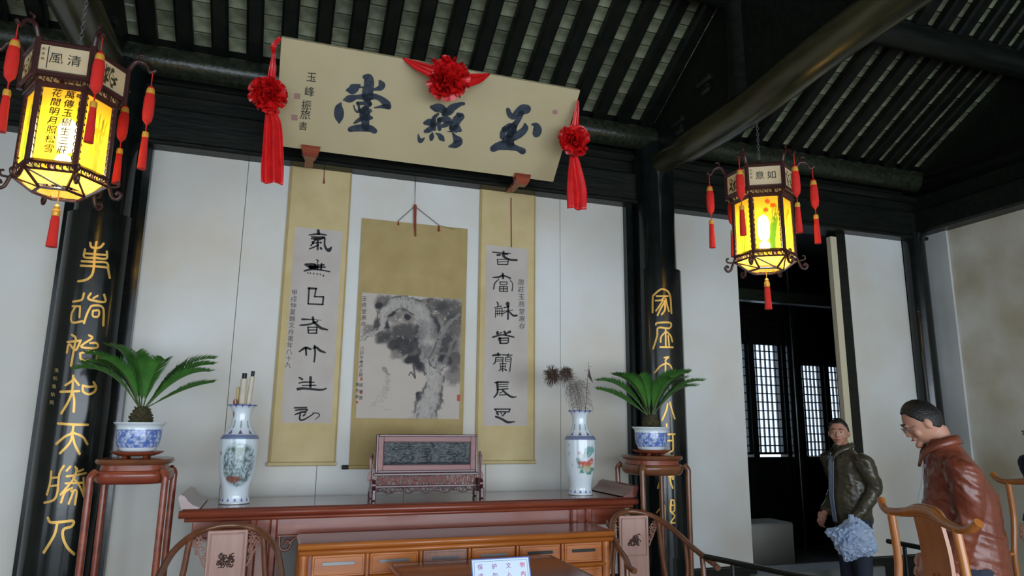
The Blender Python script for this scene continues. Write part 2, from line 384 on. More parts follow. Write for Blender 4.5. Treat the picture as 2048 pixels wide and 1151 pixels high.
# purlins: round timbers carrying the rafters, one per bay
for (a, b, n_) in ((-4.5, XL-.02, 'left of the gilded left column'), (XL+.02, XR-.02, 'over the middle bay behind the name board'), (XR+.02, 6.15, 'over the right bay')):
    o = obj('purlin', G().tube([(a, -.17, 4.035), (b, -.17, 4.035)], .105, 20), 'beam', smooth=False); auto(o)
    tag(o, 'dark round lower purlin carrying the rafters ' + n_, 'purlin')
o = auto(obj('purlin', G().tube([(XR, -1.38, 4.70), (6.15, -1.38, 4.70)], .11, 20), 'darkwood')); tag(o, 'upper dark round purlin crossing the right bay near the gable', 'purlin')
o = auto(obj('purlin', G().tube([(XL, -1.38, 4.70), (XR, -1.38, 4.70)], .11, 20), 'darkwood')); tag(o, 'upper dark round purlin over the middle bay above the picture edge', 'purlin')
# main crossbeams towards the viewer and the boards above them
for X, nm in ((XR, 'thick curved crossbeam running out over the right lantern'), (XL, 'thick curved crossbeam running out over the left lantern')):
    pts = crom([(X, -.1, 3.80), (X, -.8, 3.77), (X, -1.5, 3.77), (X, -2.3, 3.83), (X, -3.7, 3.85), (X, -6.6, 3.75)], 6)
    o = thing('crossbeam', nm, 'beam', (X, -.2, 3.6))
    a = auto(obj('timber', G().tube(pts, [.10]*5+[.125]*(len(pts)-5), 20), 'crossbeam', o))
    g = G(); poly = [(-.1, 3.75), (-.1, 4.1), (-1.38, 4.8), (-2.55, 5.7), (-3.7, 6.7), (-3.7, 3.9), (-2.3, 3.85), (-1.5, 3.8)]
    g.prism(poly, lambda u, v, w_: (X-.035+w_, u, v), .07); obj('gable_board', g, 'darkwood', o)
    for yy, z0, z1, rr in ((-1.38, 3.85, 4.62, .1), (-2.55, 3.9, 5.55, .1)):
        auto(obj('strut', G().lathe([(rr*1.15, z0), (rr, z0+.1), (rr*.9, z1-.1), (rr, z1)], 16, (X, yy, 0)), 'darkwood', o))
    for k, (yy, zz) in enumerate(((-.62, 3.98), (-1.0, 4.16))):
        obj('bearing_block', G().box((X-.08, yy-.10, zz), (X+.08, yy+.10, zz+.06), .02).box((X-.065, yy-.06, zz-.08), (X+.065, yy+.06, zz+.005), .02), 'darkwood', o)
# columns
for X, nm in ((XL, 'black lacquered round column behind the left gilded couplet board'), (XR, 'black lacquered round column behind the right gilded couplet board')):
    o = thing('column', nm, 'column', (X, -.12, 0))
    auto(obj('shaft', G().lathe([(.176, .16), (.174, 2), (.168, 3.98)], 40, (X, -.12, 0)), 'lacquer', o))
    auto(obj('base_stone', G().lathe([(.24, 0), (.27, .05), (.27, .1), (.2, .17)], 32, (X, -.12, 0)), 'stone', o))
o = auto(tag(obj('corner_column', G().lathe([(.11, 0), (.105, 3.5)], 24, (6.11, -.06, 0)), 'lacquer'), 'slim dark column in the right corner beside the plaster wall', 'column'))

# ------------------------------------------------------------------ gilded couplet boards on the columns
def atcyl(x, y, cx, cy, r):
    d = ray(x, y); o = CAM-np.array([cx, cy, 0]); a = d[0]**2+d[1]**2; b = 2*(o[0]*d[0]+o[1]*d[1]); c = o[0]**2+o[1]**2-r*r
    q = b*b-4*a*c; t = (-b-math.sqrt(max(q, 0)))/(2*a); return CAM+d*t
def board(X, a0, a1, z0, z1, nm):
    o = thing('couplet_board', nm, 'couplet board', (X, -.32, z0)); r = .205; g = G(); n = 22
    V = []
    for i in range(n+1):
        a = R(a0+(a1-a0)*i/n)
        for rr in (r, r-.02):
            for z in (z0, z1): V.append((X+rr*math.sin(a), -.12-rr*math.cos(a), z))
    F = []
    for i in range(n):
        k = 4*i; F += [(k, k+4, k+5, k+1), (k+6, k+2, k+3, k+7), (k+1, k+5, k+7, k+3), (k+4, k, k+2, k+6)]
    F += [(0, 1, 3, 2), (4*n+2, 4*n+3, 4*n+1, 4*n)]
    g.add(V, F); auto(obj('panel', g, 'lacquer', o), 50); return o
bl = board(XL, -62, 66, .55, 2.87, 'left black curved couplet board with seven gilded seal characters')
br = board(XR, -62, 66, .55, 2.84, 'right black curved couplet board with gilded characters behind the palm')
SEAL_L = [
('385,145,14 392,170,14 420,178,14 450,172,14 470,150,14;425,140,14 418,180,14 412,230,14 408,300,14 395,350,14 360,380,14 308,390,14;352,186,13 347,235,13 415,240,13 487,245,13 491,200,13;355,212,12 485,222,12;330,262,13 410,266,13 490,272,13 500,320,14 510,368,14;325,290,13 410,294,13 497,302,13', 0),
('345,468,13 330,508,13 276,520,13;272,550,12 320,550,12;290,552,12 266,600,12 270,652,13 335,645,13;320,560,12 316,620,12;388,468,13 372,500,13 420,516,13 480,520,13 474,476,13;405,498,12 432,482,12;345,658,13 360,610,13 378,570,13 402,545,13 466,560,13 468,672,14;402,578,12 402,612,12 435,614,12 440,578,12 402,578,12', 0),
('268,732,13 292,752,13 285,800,13 262,930,14;240,778,13 325,768,13;236,846,13 250,792,13 290,830,13 322,775,13;378,735,13 398,752,13 345,788,13 330,810,13 400,818,13 432,810,13 425,785,13 385,784,13;320,850,13 328,890,13 375,896,13 420,890,13 425,850,13 372,838,13 320,850,13', 0),
('262,32,13 258,60,13 215,90,13;264,46,13 295,88,13;185,130,13 298,126,13;262,46,13 255,130,13 232,190,13 190,260,14;258,130,13 268,180,13 265,250,14;320,92,13 355,100,13 392,96,13;385,72,13 400,100,13 390,130,13 355,145,13 322,128,13 320,92,13', 1),
('170,322,14 260,328,14 350,330,14;264,330,13 254,378,13 210,402,13 160,445,14;262,378,13 318,402,13 347,446,14;258,385,13 240,440,13 182,502,14;260,400,13 272,450,13 300,505,15', 1),
('130,612,12 122,680,12 103,752,13;205,578,13 178,630,13 166,740,13 142,785,13 88,802,13;128,652,11 170,648,11;118,702,11 165,696,11;245,582,12 222,608,12;275,585,12 288,612,12 322,600,12;222,642,12 280,634,12 338,622,12;285,595,12 262,660,12 186,752,12;262,652,12 300,700,12 330,770,13;215,684,11 320,680,11;255,712,12 212,738,12 188,800,13;262,735,12 234,808,12;250,732,12 282,730,12 272,812,13;324,650,11 326,735,11', 1),
('108,893,15 125,920,15 190,918,15 262,912,15 252,945,14 205,962,15 200,1010,16 225,1070,16 266,1112,17;165,928,14 150,990,15 120,1045,15 84,1102,16', 1)]
for s, k in SEAL_L:
    ox, oy, sc = ((60, 440, 3.195), (60, 740, 3.03))[k]
    obj('gilded_character', strokes(s, ox, oy, sc, lambda x, y: atcyl(x, y, XL, -.12, .2075), 1.1), 'gold', bl)
SEAL_R = [
('203,372,20 205,200,20 222,165,20 310,102,20 398,160,20 420,380,20;248,182,18 380,182,18;236,235,18 300,228,18 332,200,18;242,352,18 282,295,18 322,232,18;260,402,20 300,320,20 338,255,18;308,394,20 345,335,20 342,235,18;355,212,18 368,280,18 390,358,18', 0),
('240,512,20 262,490,20 405,490,20 396,552,20 268,548,20 255,640,20 210,788,20;352,560,18 355,770,18;352,592,16 302,650,18 295,712,18;362,592,16 410,640,18 430,708,18;382,640,16 396,772,16;290,768,20 436,772,20', 0),
('338,892,18 388,884,18 352,918,18 350,955,18 290,990,18 225,1065,18;355,950,18 410,985,18 440,1080,18;352,950,18 350,1100,18', 0),
('198,205,11 190,250,11 160,322,12;215,195,11 230,250,11 250,312,12;192,350,11 195,402,11;160,425,12 250,423,12;235,430,11 238,500,11 232,545,11 180,547,11;180,470,11 235,470,11', 1),
('155,690,11 145,750,11 128,812,11;165,760,9 170,810,9;215,690,11 218,760,11 236,812,11;240,692,11 238,750,11 222,700,11;205,730,8 245,728,8', 1),
('172,895,11 155,940,11 120,988,11;150,935,11 176,940,11 178,1045,11;150,985,10 178,985,10;225,896,11 220,975,11 246,975,11 246,905,11 225,896,11;222,935,10 246,935,10;228,990,10 250,1012,10 222,1058,10 252,1060,10', 1)]
for s, k in SEAL_R:
    ox, oy, sc = ((1270, 560, 5.76), (1280, 750, 3.6))[k]
    obj('gilded_character', strokes(s, ox, oy, sc, lambda x, y: atcyl(x, y, XR, -.12, .2075), 1.05), 'gold', br)
g = G()
for k, ch in enumerate('清和畫舫題'):
    x0, y0 = 113-k*2.4, 740+k*16
    text(g, ch, lambda u, v: atcyl(x0+u-v*.14, y0-v-u*0, XL, -.12, .2075), 9)
obj('small_inscription', g, 'softink' if 0 else 'brocadedark', bl)

# ------------------------------------------------------------------ name board over the beam
PB = np.array([-.11, -.37, 3.445]); PT = np.array([-.135, -.90, 3.975]); nrm = np.cross([1, 0, 0], PT-PB); nrm = nrm/np.linalg.norm(nrm)
if nrm[1] > 0: nrm = -nrm
up_ = (PT-PB); up_ = up_/np.linalg.norm(up_); HB = np.linalg.norm(PT-PB); nb = nrm
def onboard(x, y, lift=.003): return atplane(x, y, PB+nb*lift, nb)
nbd = thing('name_board', 'large cream name board with three big brush characters leaning over the beam', 'sign', tuple(PB))
g = G(); pl = [(-.12, 0), (1.985, 0), (1.985, HB), (-.12, HB)]
Y_ = np.array([0, up_[1], up_[2]]); g.prism(pl, lambda u, v, w_: tuple(np.array([u, PB[1], PB[2]])+Y_*v-nb*w_), .035)
obj('board', g, 'board', nbd)
BIG = [('580,115,80 630,130,130 642,200,150 638,270,150 622,340,160 612,430,170;290,330,50 350,325,140 400,300,140 450,270,90 485,250,40;480,280,22 545,285,30;822,185,45 850,240,105 830,290,90 770,310,55 715,322,35;225,490,26 290,478,100 350,465,110 430,445,70 520,440,80 640,435,110 760,440,80 860,490,90 930,560,120 960,600,90;940,600,80 850,600,50 730,618,16;182,535,16 150,610,110 148,700,146 150,790,120 152,868,26;455,540,40 475,600,36 480,660,40;455,545,50 560,545,56 630,515,56 655,560,70;390,580,18 410,650,24 450,690,34;650,560,70 560,640,70;500,675,70 590,670,160 660,670,60;570,700,150 575,760,160 580,830,120 585,930,120;600,790,90 680,785,50;400,872,30 470,825,60 560,780,80;335,975,80 430,955,100 570,950,110 670,965,100 730,1000,84', 660, 140),
('360,280,60 420,290,120 500,300,130 560,340,110;600,370,110 540,360,110 640,350,120 700,290,110 830,230,60 880,225,50;460,395,40 400,450,60 385,520,80 385,600,90 400,640,60;250,540,60 320,530,110 390,560,100;250,680,50 300,660,80 350,630,80;480,480,60 475,560,60 485,640,60;480,490,70 560,480,90 620,490,100 690,530,50;540,590,60 600,560,80 660,540,60;790,400,60 850,430,90 780,480,130 740,560,120 700,620,110;700,630,90 780,640,120 820,660,60;610,685,10 680,680,26;700,700,24 735,760,60 770,810,120 800,850,120 740,900,100 640,928,24;135,725,14 150,800,50 170,840,60 205,815,50 242,785,12;370,700,18 358,760,76 348,810,50;420,708,12 480,740,60 520,790,86 550,825,40', 820, 180),
('460,240,60 490,320,80 545,360,80 610,300,110 700,240,150 760,230,140;680,300,80 640,380,80 600,450,80 520,560,130;740,480,40 745,530,90 720,580,100 650,640,110 560,690,110 470,750,90;420,560,80 375,620,80 370,690,80;490,490,60 400,560,80;420,740,100 500,640,80 560,580,90;220,880,100 300,840,120 420,820,150 520,850,110 620,880,80 700,920,100;540,520,120 480,700,110 500,800,120;860,480,30 920,500,90 945,570,130 930,630,120', 960, 190)]
for s, ox, oy in BIG: obj('brush_character', strokes(s, ox, oy, 8.221, onboard, 1.12), 'blueink', nbd)
g = G()
for ch, x, y in zip('玉峰振旅書', (623, 619, 613, 611, 606), (154, 183, 210, 229, 252)):
    text(g, ch, lambda u, v: onboard(x+u-v*.03, y-v+u*.1), 21 if ch != '書' else 18, .12)
obj('small_inscription', g, 'ink', nbd)
g = G(); 
for x, y, m_ in ((594.5, 192, 0), (589, 235, 0)): g.add([onboard(x+a, y+b) for a, b in ((-6, -6), (6, -5), (6, 6), (-6, 5))], [(0, 1, 2, 3)])
obj('seal_mark', g, 'paleseal', nbd)
obj('stain', G().add([onboard(1110+5*math.cos(a), 224+5*math.sin(a)) for a in np.linspace(0, 2*PI, 13)[:-1]], [tuple(range(12))]), 'paleseal', nbd)
for x, y in ((621, 300), (1042, 360)):
    c = atY(x, y, -.37); g = G(); pf = [(-.065, .02), (.065, .02), (.055, -.03), (.035, -.065), (-.035, -.065), (-.055, -.03)]
    g.prism(pf, lambda u, v, w_: (c[0]+u, -.42+w_, 3.44+v), .07); g.box((c[0]-.03, -.36, 3.415), (c[0]+.03, -.09, 3.438))
    tag(obj('shelf_bracket', g, 'redwood'), 'small red wooden bracket under the %s end of the name board' % ('left' if x < 800 else 'right'), 'bracket')

# red silk: two rosettes with hanging tails at the ends, one on top
def rosette(c, r, seed, nn_, label, flat=.75):
    rnd = random.Random(seed); root = thing('silk_rosette', label, 'ribbon', tuple(c))
    g = G(); n0 = Vector(nn_).normalized(); ax = n0.orthogonal().normalized(); ay = n0.cross(ax)
    for k in range(95):
        z = rnd.random()**.8*1.08; a = rnd.random()*2*PI; s = math.sqrt(max(0, 1-min(1, z)**2)); d = (ax*math.cos(a)*s+ay*math.sin(a)*s+n0*z*flat).normalized()
        t = d.cross(Vector((rnd.uniform(-1, 1), rnd.uniform(-1, 1), rnd.uniform(-1, 1)))).normalized(); b = d.cross(t)
        L = r*rnd.uniform(.8, 1.08); w_ = r*rnd.uniform(.26, .5); V = []; ph = rnd.random()*6; am = rnd.uniform(.05, .12)*r
        for i in range(5):
            f_ = i/4; rr = L*(.15+.85*f_)
            for j in range(7):
                u = (j/6-.5)*2; wd = w_*(.2+.8*f_)
                p = Vector(c)+d*(rr-abs(u)**2*wd*.28)+t*u*wd+b*(math.sin(u*5+ph)*am*f_ + .22*r*f_*f_)
                V.append(p)
        g.add(V, [(i*7+j, i*7+j+1, i*7+j+8, i*7+j+7) for i in range(4) for j in range(6)])
    obj('petals', g, 'silk', root, smooth=True); return root
def ribbon(root, pts, name, seed=0, yb=None, n=15, fold=.02):
    """pleated cloth strip through rows (x, y, z, half width) with folds in depth"""
    g = G(); P = crom(pts, 7); V = []; rnd = random.Random(seed); ph = rnd.random()*6; m_ = len(P)
    for i, (x, y, z, h) in enumerate(P):
        T = P[min(i+1, m_-1)]-P[max(0, i-1)]; T = Vector(T[:3]).normalized(); S = T.cross(Vector((0, -1, 0))).normalized(); N = S.cross(T)
        for j in range(n):
            u = (j/(n-1)-.5)*2; V.append(Vector((x, y, z))+S*u*h+N*(math.sin(u*4.6+ph+i*.04)*fold*min(1, h/.05)+math.sin(u*13+i*.12)*fold*.3))
    g.add(V, [(i*n+j, i*n+j+1, (i+1)*n+j+1, (i+1)*n+j) for i in range(m_-1) for j in range(n-1)])
    o = obj(name, g, 'silk', root, smooth=True)
    md = o.modifiers.new('s', 'SOLIDIFY'); md.thickness = .002; return o
c = atY(537, 192, -.78); ro = rosette(c, .122, 1, (.1, -1, -.1), 'red silk rosette hanging at the left end of the name board')
ribbon(ro, [(-.125, -.90, 3.972, .012), (*atY(548, 92, -.86), .018), (*atY(547, 108, -.86), .010), (*atY(545, 135, -.82), .022), (*atY(541, 165, -.80), .028)], 'ribbon_loop', 2)
ribbon(ro, [(*atY(542, 225, -.77), .034), (*atY(546, 250, -.77), .052), (*atY(546, 300, -.77), .062), (*atY(545, 335, -.77), .068), (*atY(544, 366, -.77), .066)], 'ribbon_tail', 3)
c = atY(1147, 282, -.78); ro = rosette(c, .118, 4, (-.1, -1, -.1), 'red silk rosette hanging at the right end of the name board')
ribbon(ro, [(*atY(1156, 200, -.88), .006), (*atY(1153, 225, -.84), .022), (*atY(1149, 258, -.80), .034)], 'ribbon_loop', 5)
ribbon(ro, [(*atY(1147, 312, -.77), .032), (*atY(1150, 340, -.77), .055), (*atY(1153, 380, -.77), .076), (*atY(1153, 418, -.77), .070)], 'ribbon_tail', 6)
c = atY(896, 157, -.95); ro = rosette(c, .148, 9, (.0, -1, -.35), 'big red silk rosette on the top edge of the name board')
ribbon(ro, [(*atY(806, 116, -.90), .004), (*atY(830, 128, -.93), .035), (*atY(862, 142, -.97), .055), (*atY(880, 150, -.97), .05)], 'ribbon_wing', 7)
ribbon(ro, [(*atY(980, 148, -.90), .004), (*atY(958, 156, -.93), .032), (*atY(930, 162, -.97), .045), (*atY(915, 162, -.97), .045)], 'ribbon_wing', 8)
# ------------------------------------------------------------------ numpy painter for printed decoration (colour stays with the object)
_rs = np.random.RandomState(5); _tab = _rs.rand(256, 256)
def vn(x, y):
    xi = np.floor(x).astype(int); yi = np.floor(y).astype(int); fx = x-xi; fy = y-yi
    fx = fx*fx*(3-2*fx); fy = fy*fy*(3-2*fy); T = lambda a, b: _tab[a % 256, b % 256]
    return (T(xi, yi)*(1-fx)+T(xi+1, yi)*fx)*(1-fy)+(T(xi, yi+1)*(1-fx)+T(xi+1, yi+1)*fx)*fy
def fb(x, y, o=4, s=0):
    r = 0; a = .5
    for i in range(o): r = r+a*vn(x*2**i+17*i+s, y*2**i+31*i+s); a *= .5
    return r/(1-.5**o)
def dseg(x, y, P):
    """distance to a polyline and interpolated width"""
    best = np.full(x.shape, 1e9); wd = np.zeros(x.shape); side = np.zeros(x.shape)
    P = crom(P, 4)
    for a, b in zip(P[:-1], P[1:]):
        d = b[:2]-a[:2]; L = max(1e-9, d@d); t = np.clip(((x-a[0])*d[0]+(y-a[1])*d[1])/L, 0, 1)
        px, py = x-(a[0]+t*d[0]), y-(a[1]+t*d[1]); q = np.hypot(px, py); m = q < best
        best = np.where(m, q, best); wd = np.where(m, a[2]+(b[2]-a[2])*t, wd); side = np.where(m, np.sign(d[0]*py-d[1]*px), side)
    return best, wd, side
def mixc(c, col, k): return c*(1-k[..., None])+np.array(col)*k[..., None]
sm = lambda a, b, x: np.clip((x-a)/(b-a), 0, 1)**2*(3-2*np.clip((x-a)/(b-a), 0, 1))

# ------------------------------------------------------------------ hanging scrolls
def scroll(label, x0, x1, z0, z1, y=-.012, m='brocade', ends=False, cat='scroll'):
    s = thing('hanging_scroll', label, cat, (x0, y, z0))
    obj('mounting', G().box((x0, y-.002, z0), (x1, y, z1)), m, s)
    obj('edge_strip', G().box((x0-.0, y-.0035, z0), (x0+.018, y-.002, z1)).box((x1-.012, y-.0035, z0), (x1, y-.002, z1)), 'brocadedark', s)
    a = auto(obj('roller', G().tube([(x0-.004, y-.016, z0+.008), (x1+.004, y-.016, z0+.008)], .014, 14), m, s))
    if ends: auto(obj('roller_knob', G().tube([(x0-.05, y-.016, z0+.008), (x0-.004, y-.016, z0+.008)], .015, 12).tube([(x1+.004, y-.016, z0+.008), (x1+.045, y-.016, z0+.008)], .015, 12), 'black', s))
    return s
sl = scroll('long calligraphy scroll hanging left of the ink painting', -.005, .45, 1.25, 3.46)
srr = scroll('long calligraphy scroll hanging right of the ink painting', 1.485, 1.97, 1.25, 3.46)
pa = scroll('wide hanging scroll with an ink painting of an old pine', .545, 1.385, 1.225, 3.09, ends=True, m='brocadedark')
ztl, zbl = atY(630, 457, -.015)[2], atY(600, 845, -.015)[2]
obj('paper', G().box((.06, -.0155, zbl), (.405, -.014, ztl)), 'paper', sl)
ztr, zbr = atY(1010, 493, -.015)[2], atY(1010, 851, -.015)[2]
obj('paper', G().box((1.545, -.0155, zbr), (1.905, -.014, ztr)), 'paper', srr)
obj('hanging_cord', G().tube([(.24, -.02, 3.46), (.243, -.02, 3.36)], .003, 6).tube([(.243, -.02, 3.37), (.244, -.02, 3.33)], [.004, .008], 6), 'redcord', sl)
obj('hanging_cord', G().tube([tuple(atY(1022, 395, -.02)), tuple(atY(1023, 494, -.02))], .004, 6), 'redcord', srr)
wall = lambda x, y: atY(x, y, -.0175)
CL = [
('295,108,24 300,135,28;200,155,10 290,145,16 380,155,12;225,172,10 290,182,22 355,178,18;225,192,14 300,200,18 360,185,14;365,190,14 362,250,16 380,300,22 410,312,34 432,285,14;240,235,24;290,215,20 290,305,16;270,200,14 220,265,12;205,300,12 250,282,12 300,258,10;320,235,16;325,295,22;262,240,10 330,232,8', 0),
('278,414,10 295,425,10 285,446,8;165,465,24 230,478,50 262,480,40;300,470,12 355,468,14;290,458,12 290,515,12;330,455,14 325,520,14;260,458,12 262,512,12;210,492,30 370,490,12;150,530,14 230,512,18 320,520,12 415,538,12;187,552,13;213,553,13;248,557,13;285,562,13;317,567,13;350,580,15', 0),
('195,712,20 275,715,16;272,715,14 258,800,12;258,800,10 350,802,12;350,802,14 342,880,14;345,882,14 190,875,12;190,875,13 200,712,14', 0),
('180,42,18 290,45,8 385,52,4;292,25,22 300,80,16;160,105,14 250,95,16 330,70,12 345,55,6;300,68,20 370,130,24 445,152,14;240,122,12 245,185,12;245,187,10 330,187,14;335,125,12 330,185,12;240,125,10 335,125,10;245,155,10 330,153,10', 1),
('150,380,12 210,342,22 268,352,18;218,340,18 222,415,16;296,345,12 325,335,20 370,370,22 420,390,14;310,320,18 315,400,16 305,487,14', 1),
('150,652,14 180,668,18;145,710,10 190,700,14 305,700,10;268,650,24 266,750,20;180,735,9 322,732,10;135,772,26 200,765,20 370,780,18 432,765,12', 1),
('100,968,14 225,965,14;110,995,12 150,988,14 235,985,12 210,1008,14;105,1038,12 180,1012,18 218,1020,14;160,1030,14 155,1088,16 200,1090,14 300,1030,9;290,1022,9 345,1025,9 360,1050,9 320,1087,6;190,1052,12 207,1038,16', 1)]
for s, k in CL:
    ox, oy, sc = ((580, 440, 5.233), (570, 630, 5.233))[k]; obj('brush_character', strokes(s, ox, oy, sc, wall, 1.22), 'ink', sl)
CR = [
('95,82,14 200,95,12 310,100,8;225,80,20 225,130,26 290,172,20 385,180,20;150,120,20 182,115,20;240,110,14 272,105,20;150,172,12 155,230,10;155,232,10 275,234,10;285,170,10 275,232,10;150,172,9 285,170,9;160,202,8 275,200,8', 0),
('215,345,20 220,400,22;95,390,9 170,385,20 220,368,16 310,400,14;165,415,10 120,460,12 105,530,12;300,415,7 335,470,9 328,552,11;180,445,11 268,445,9;268,445,9 265,475,9;185,476,9 265,475,9;180,445,9 185,475,9;178,500,11 270,500,9;270,500,10 270,560,11;178,558,9 270,560,9;178,500,11 178,556,11;225,500,9 225,555,9;180,528,9 270,528,9', 0),
('145,688,12 160,715,14 150,742,10;115,757,9 200,735,10;130,770,9 125,872,9;130,770,9 207,760,9;207,760,9 205,862,9;152,780,7 150,850,7;178,780,7 176,850,7;130,800,7 205,798,7;130,830,7 205,826,7;275,708,40 280,742,24;230,757,11 285,745,11;210,800,9 340,785,7;282,740,18 278,895,17;290,800,12 340,850,20 385,852,20;270,800,9 215,830,11', 0),
('145,78,24 140,102,14 195,80,9;225,75,24 240,112,17;287,74,26 242,96,12;90,137,17 200,110,15 332,136,15;168,152,30 176,205,17;170,150,14 270,146,11;270,146,11 270,192,12 250,208,14;175,208,13 250,208,13;190,175,9 265,172,9', 1),
('88,348,16 150,338,22 187,340,11;150,322,17 155,352,11;205,340,12 312,345,9;270,330,11 262,358,11;125,370,9 115,430,13 98,447,10;125,370,11 210,370,9;210,370,9 205,412,9;125,412,8 205,411,8;125,392,7 207,391,7;235,370,9 235,416,7;285,414,7 235,414,7;235,372,9 298,370,10 295,440,10 285,532,10;238,393,7 295,392,7;170,440,9 245,440,9;205,420,9 203,530,11;178,452,8 180,500,8;235,452,8 233,492,8;180,475,7 235,472,7;200,500,9 160,522,9;215,500,8 244,516,16', 1),
('115,660,14 150,655,18 270,655,14;140,660,22 145,770,18 105,830,14;150,682,9 265,677,9;150,706,9 262,703,9;140,742,12 265,730,11;200,742,14 250,790,20 310,826,19 362,823,8;165,802,10 242,800,9;170,780,9 215,760,9', 1),
('110,965,14 290,965,12;290,965,12 275,998,12;135,995,12 275,997,12;115,968,10 135,995,10;140,1012,22 152,1030,16;185,1008,10 190,1030,9;235,1008,16 200,1045,11;125,1050,20 200,1082,22 260,1115,24 342,1110,10', 1)]
for s, k in CR:
    ox, oy, sc = ((970, 490, 6.06), (970, 650, 5.76))[k]; obj('brush_character', strokes(s, ox, oy, sc, wall, 1.22), 'ink', srr)
g = G()
for k, ch in enumerate('甲戌仲夏錦文舟書年八十九'):
    x0, y0 = 589-k*1.15, 584+k*13.2
    text(g, ch, lambda u, v: wall(x0+u-v*.05, y0-v+u*.06), 12.5, .1)
obj('small_inscription', g, 'softink', sl)
g = G()
for k, ch in enumerate('周莊玉燕堂惠存'):
    x0, y0 = 1042+k*.4, 564+k*14.6
    text(g, ch, lambda u, v: wall(x0+u, y0-v+u*.05), 13, .1)
obj('small_inscription', g, 'softink', srr)

# ink painting of the old tree: printed colour on a fine grid
NX, NZ = 230, 290
px0, px1 = .575, 1.35
zt, zb_ = atY(719, 584, -.02)[2], atY(707, 835, -.02)[2]
U, Vv = np.meshgrid(np.linspace(0, 1, NX), np.linspace(0, 1, NZ))
xl = 75+(25-75)*Vv; xr = 935+(905-935)*Vv; X_ = xl+(xr-xl)*U; Y0_ = 55+50*U; Y_p = Y0_+(1090+10*U-Y0_)*Vv
wx = X_+(fb(X_/60, Y_p/60, 3)-.5)*46; wy = Y_p+(fb(X_/60, Y_p/60, 3, 40)-.5)*46
col = np.ones((NZ, NX, 3))*np.array((.48, .42, .365))*(1+.08*(fb(X_/90, Y_p/90)-.5))[..., None]
fine = fb(X_/9, Y_p/9, 4, 9); mid = fb(X_/28, Y_p/28, 4, 3); str_ = fb(X_/5+Y_p/30, Y_p/30-X_/60, 3, 21)
def blob(x, y, rx, ry, a, k=1, c=(.028, .027, .030), thr=.38):
    global col
    d = np.hypot((wx-x)/rx, (wy-y)/ry); m = sm(1.15, .55, d)*sm(thr-.08, thr+.1, mid*.5+fine*.5+.16*(1-d))*a
    col = mixc(col, c, m)
for b in ((830, 190, 190, 120, .75), (700, 150, 120, 70, .7), (600, 120, 100, 30, .6), (860, 330, 120, 110, .65), (800, 480, 110, 100, .85), (870, 620, 90, 110, .75), (860, 760, 100, 90, .6),
          (440, 400, 170, 110, .8), (420, 500, 120, 80, .85), (520, 560, 110, 90, .8), (370, 560, 70, 60, .6), (250, 130, 90, 70, .75), (140, 380, 80, 60, .6), (250, 430, 80, 70, .8), (440, 170, 110, 60, .5), (330, 260, 90, 60, .55), (470, 250, 110, 70, .5)):
    blob(*b)
for b in ((480, 620, 80, 50, 1), (560, 640, 60, 70, 1), (690, 340, 50, 110, 1), (455, 265, 36, 30, 1), (550, 450, 50, 40, 1), (220, 170, 40, 46, 1), (190, 330, 30, 80, .9), (320, 240, 50, 26, 1), (280, 330, 22, 60, 1), (780, 610, 70, 50, 1), (330, 500, 60, 50, .9), (560, 910, 30, 50, 1), (745, 905, 30, 40, 1), (240, 440, 60, 46, .6)):
    blob(*b, thr=.2)
# trunk and boughs: pale bark with streaks and dark edges
def limb(P, a=.85):
    global col
    d, wd, sd = dseg(wx, wy, P); q = d/(wd*.5); m = sm(1.1, .8, q)
    bark = np.array((.42, .385, .35))*(.62+.6*mid)[..., None]*(1-.35*sm(.3, 1, q)*(sd > 0))[..., None]
    bark = mixc(bark, (.08, .08, .09), sm(.54, .66, mid*.6+str_*.4)*.8*np.clip(.35+q, 0, 1)); col = col*(1-(m*a)[..., None])+bark*(m*a)[..., None]
    e = sm(.75, .95, q)*sm(1.25, 1.02, q)*sm(.40, .55, mid); col = mixc(col, (.05, .05, .055), e*.8)
limb([(590, 1110, 220), (660, 930, 190), (690, 780, 150), (660, 640, 160), (620, 480, 170), (620, 330, 170), (560, 200, 150), (450, 140, 120), (340, 160, 100), (260, 240, 90), (235, 340, 60), (130, 420, 44), (60, 450, 40)])
limb([(690, 620, 90), (730, 480, 60), (800, 340, 50), (910, 240, 34)], .75)
limb([(700, 640, 70), (780, 640, 50), (880, 420, 36)], .5)
blob(430, 420, 190, 130, .45, thr=.3); blob(830, 400, 160, 300, .4, thr=.3)
blob(600, 360, 90, 90, .35, thr=.48)
blob(660, 560, 120, 90, .5, thr=.46); blob(560, 680, 60, 50, .8)
for P, a in (([(505, 660, 14), (522, 765, 14)], .9), ([(522, 768, 12), (488, 720, 12), (468, 745, 10)], .9), ([(200, 210, 10), (205, 350, 14), (185, 370, 10)], .8), ([(740, 215, 8), (790, 170, 8), (850, 148, 8)], .8), ([(500, 520, 10), (540, 500, 8), (550, 420, 10)], .7)):
    d, wd, _ = dseg(X_, Y_p, P); col = mixc(col, (.07, .05, .05), sm(.62, .4, d/wd)*a)
for P in ([(270, 700, 40), (285, 780, 50), (240, 900, 46), (140, 1000, 20)], [(290, 800, 34), (270, 920, 26), (220, 950, 20)], [(180, 980, 16), (260, 1020, 20), (320, 1015, 14)]):
    d, wd, _ = dseg(wx, wy, P); col = mixc(col, (.36, .33, .29), sm(.7, .2, d/wd)*sm(.35, .6, fine)*.8)
d, wd, _ = dseg(wx, wy, [(262, 690, 30), (295, 730, 26)]); col = mixc(col, (.2, .18, .17), sm(.7, .3, d/wd)*.7)
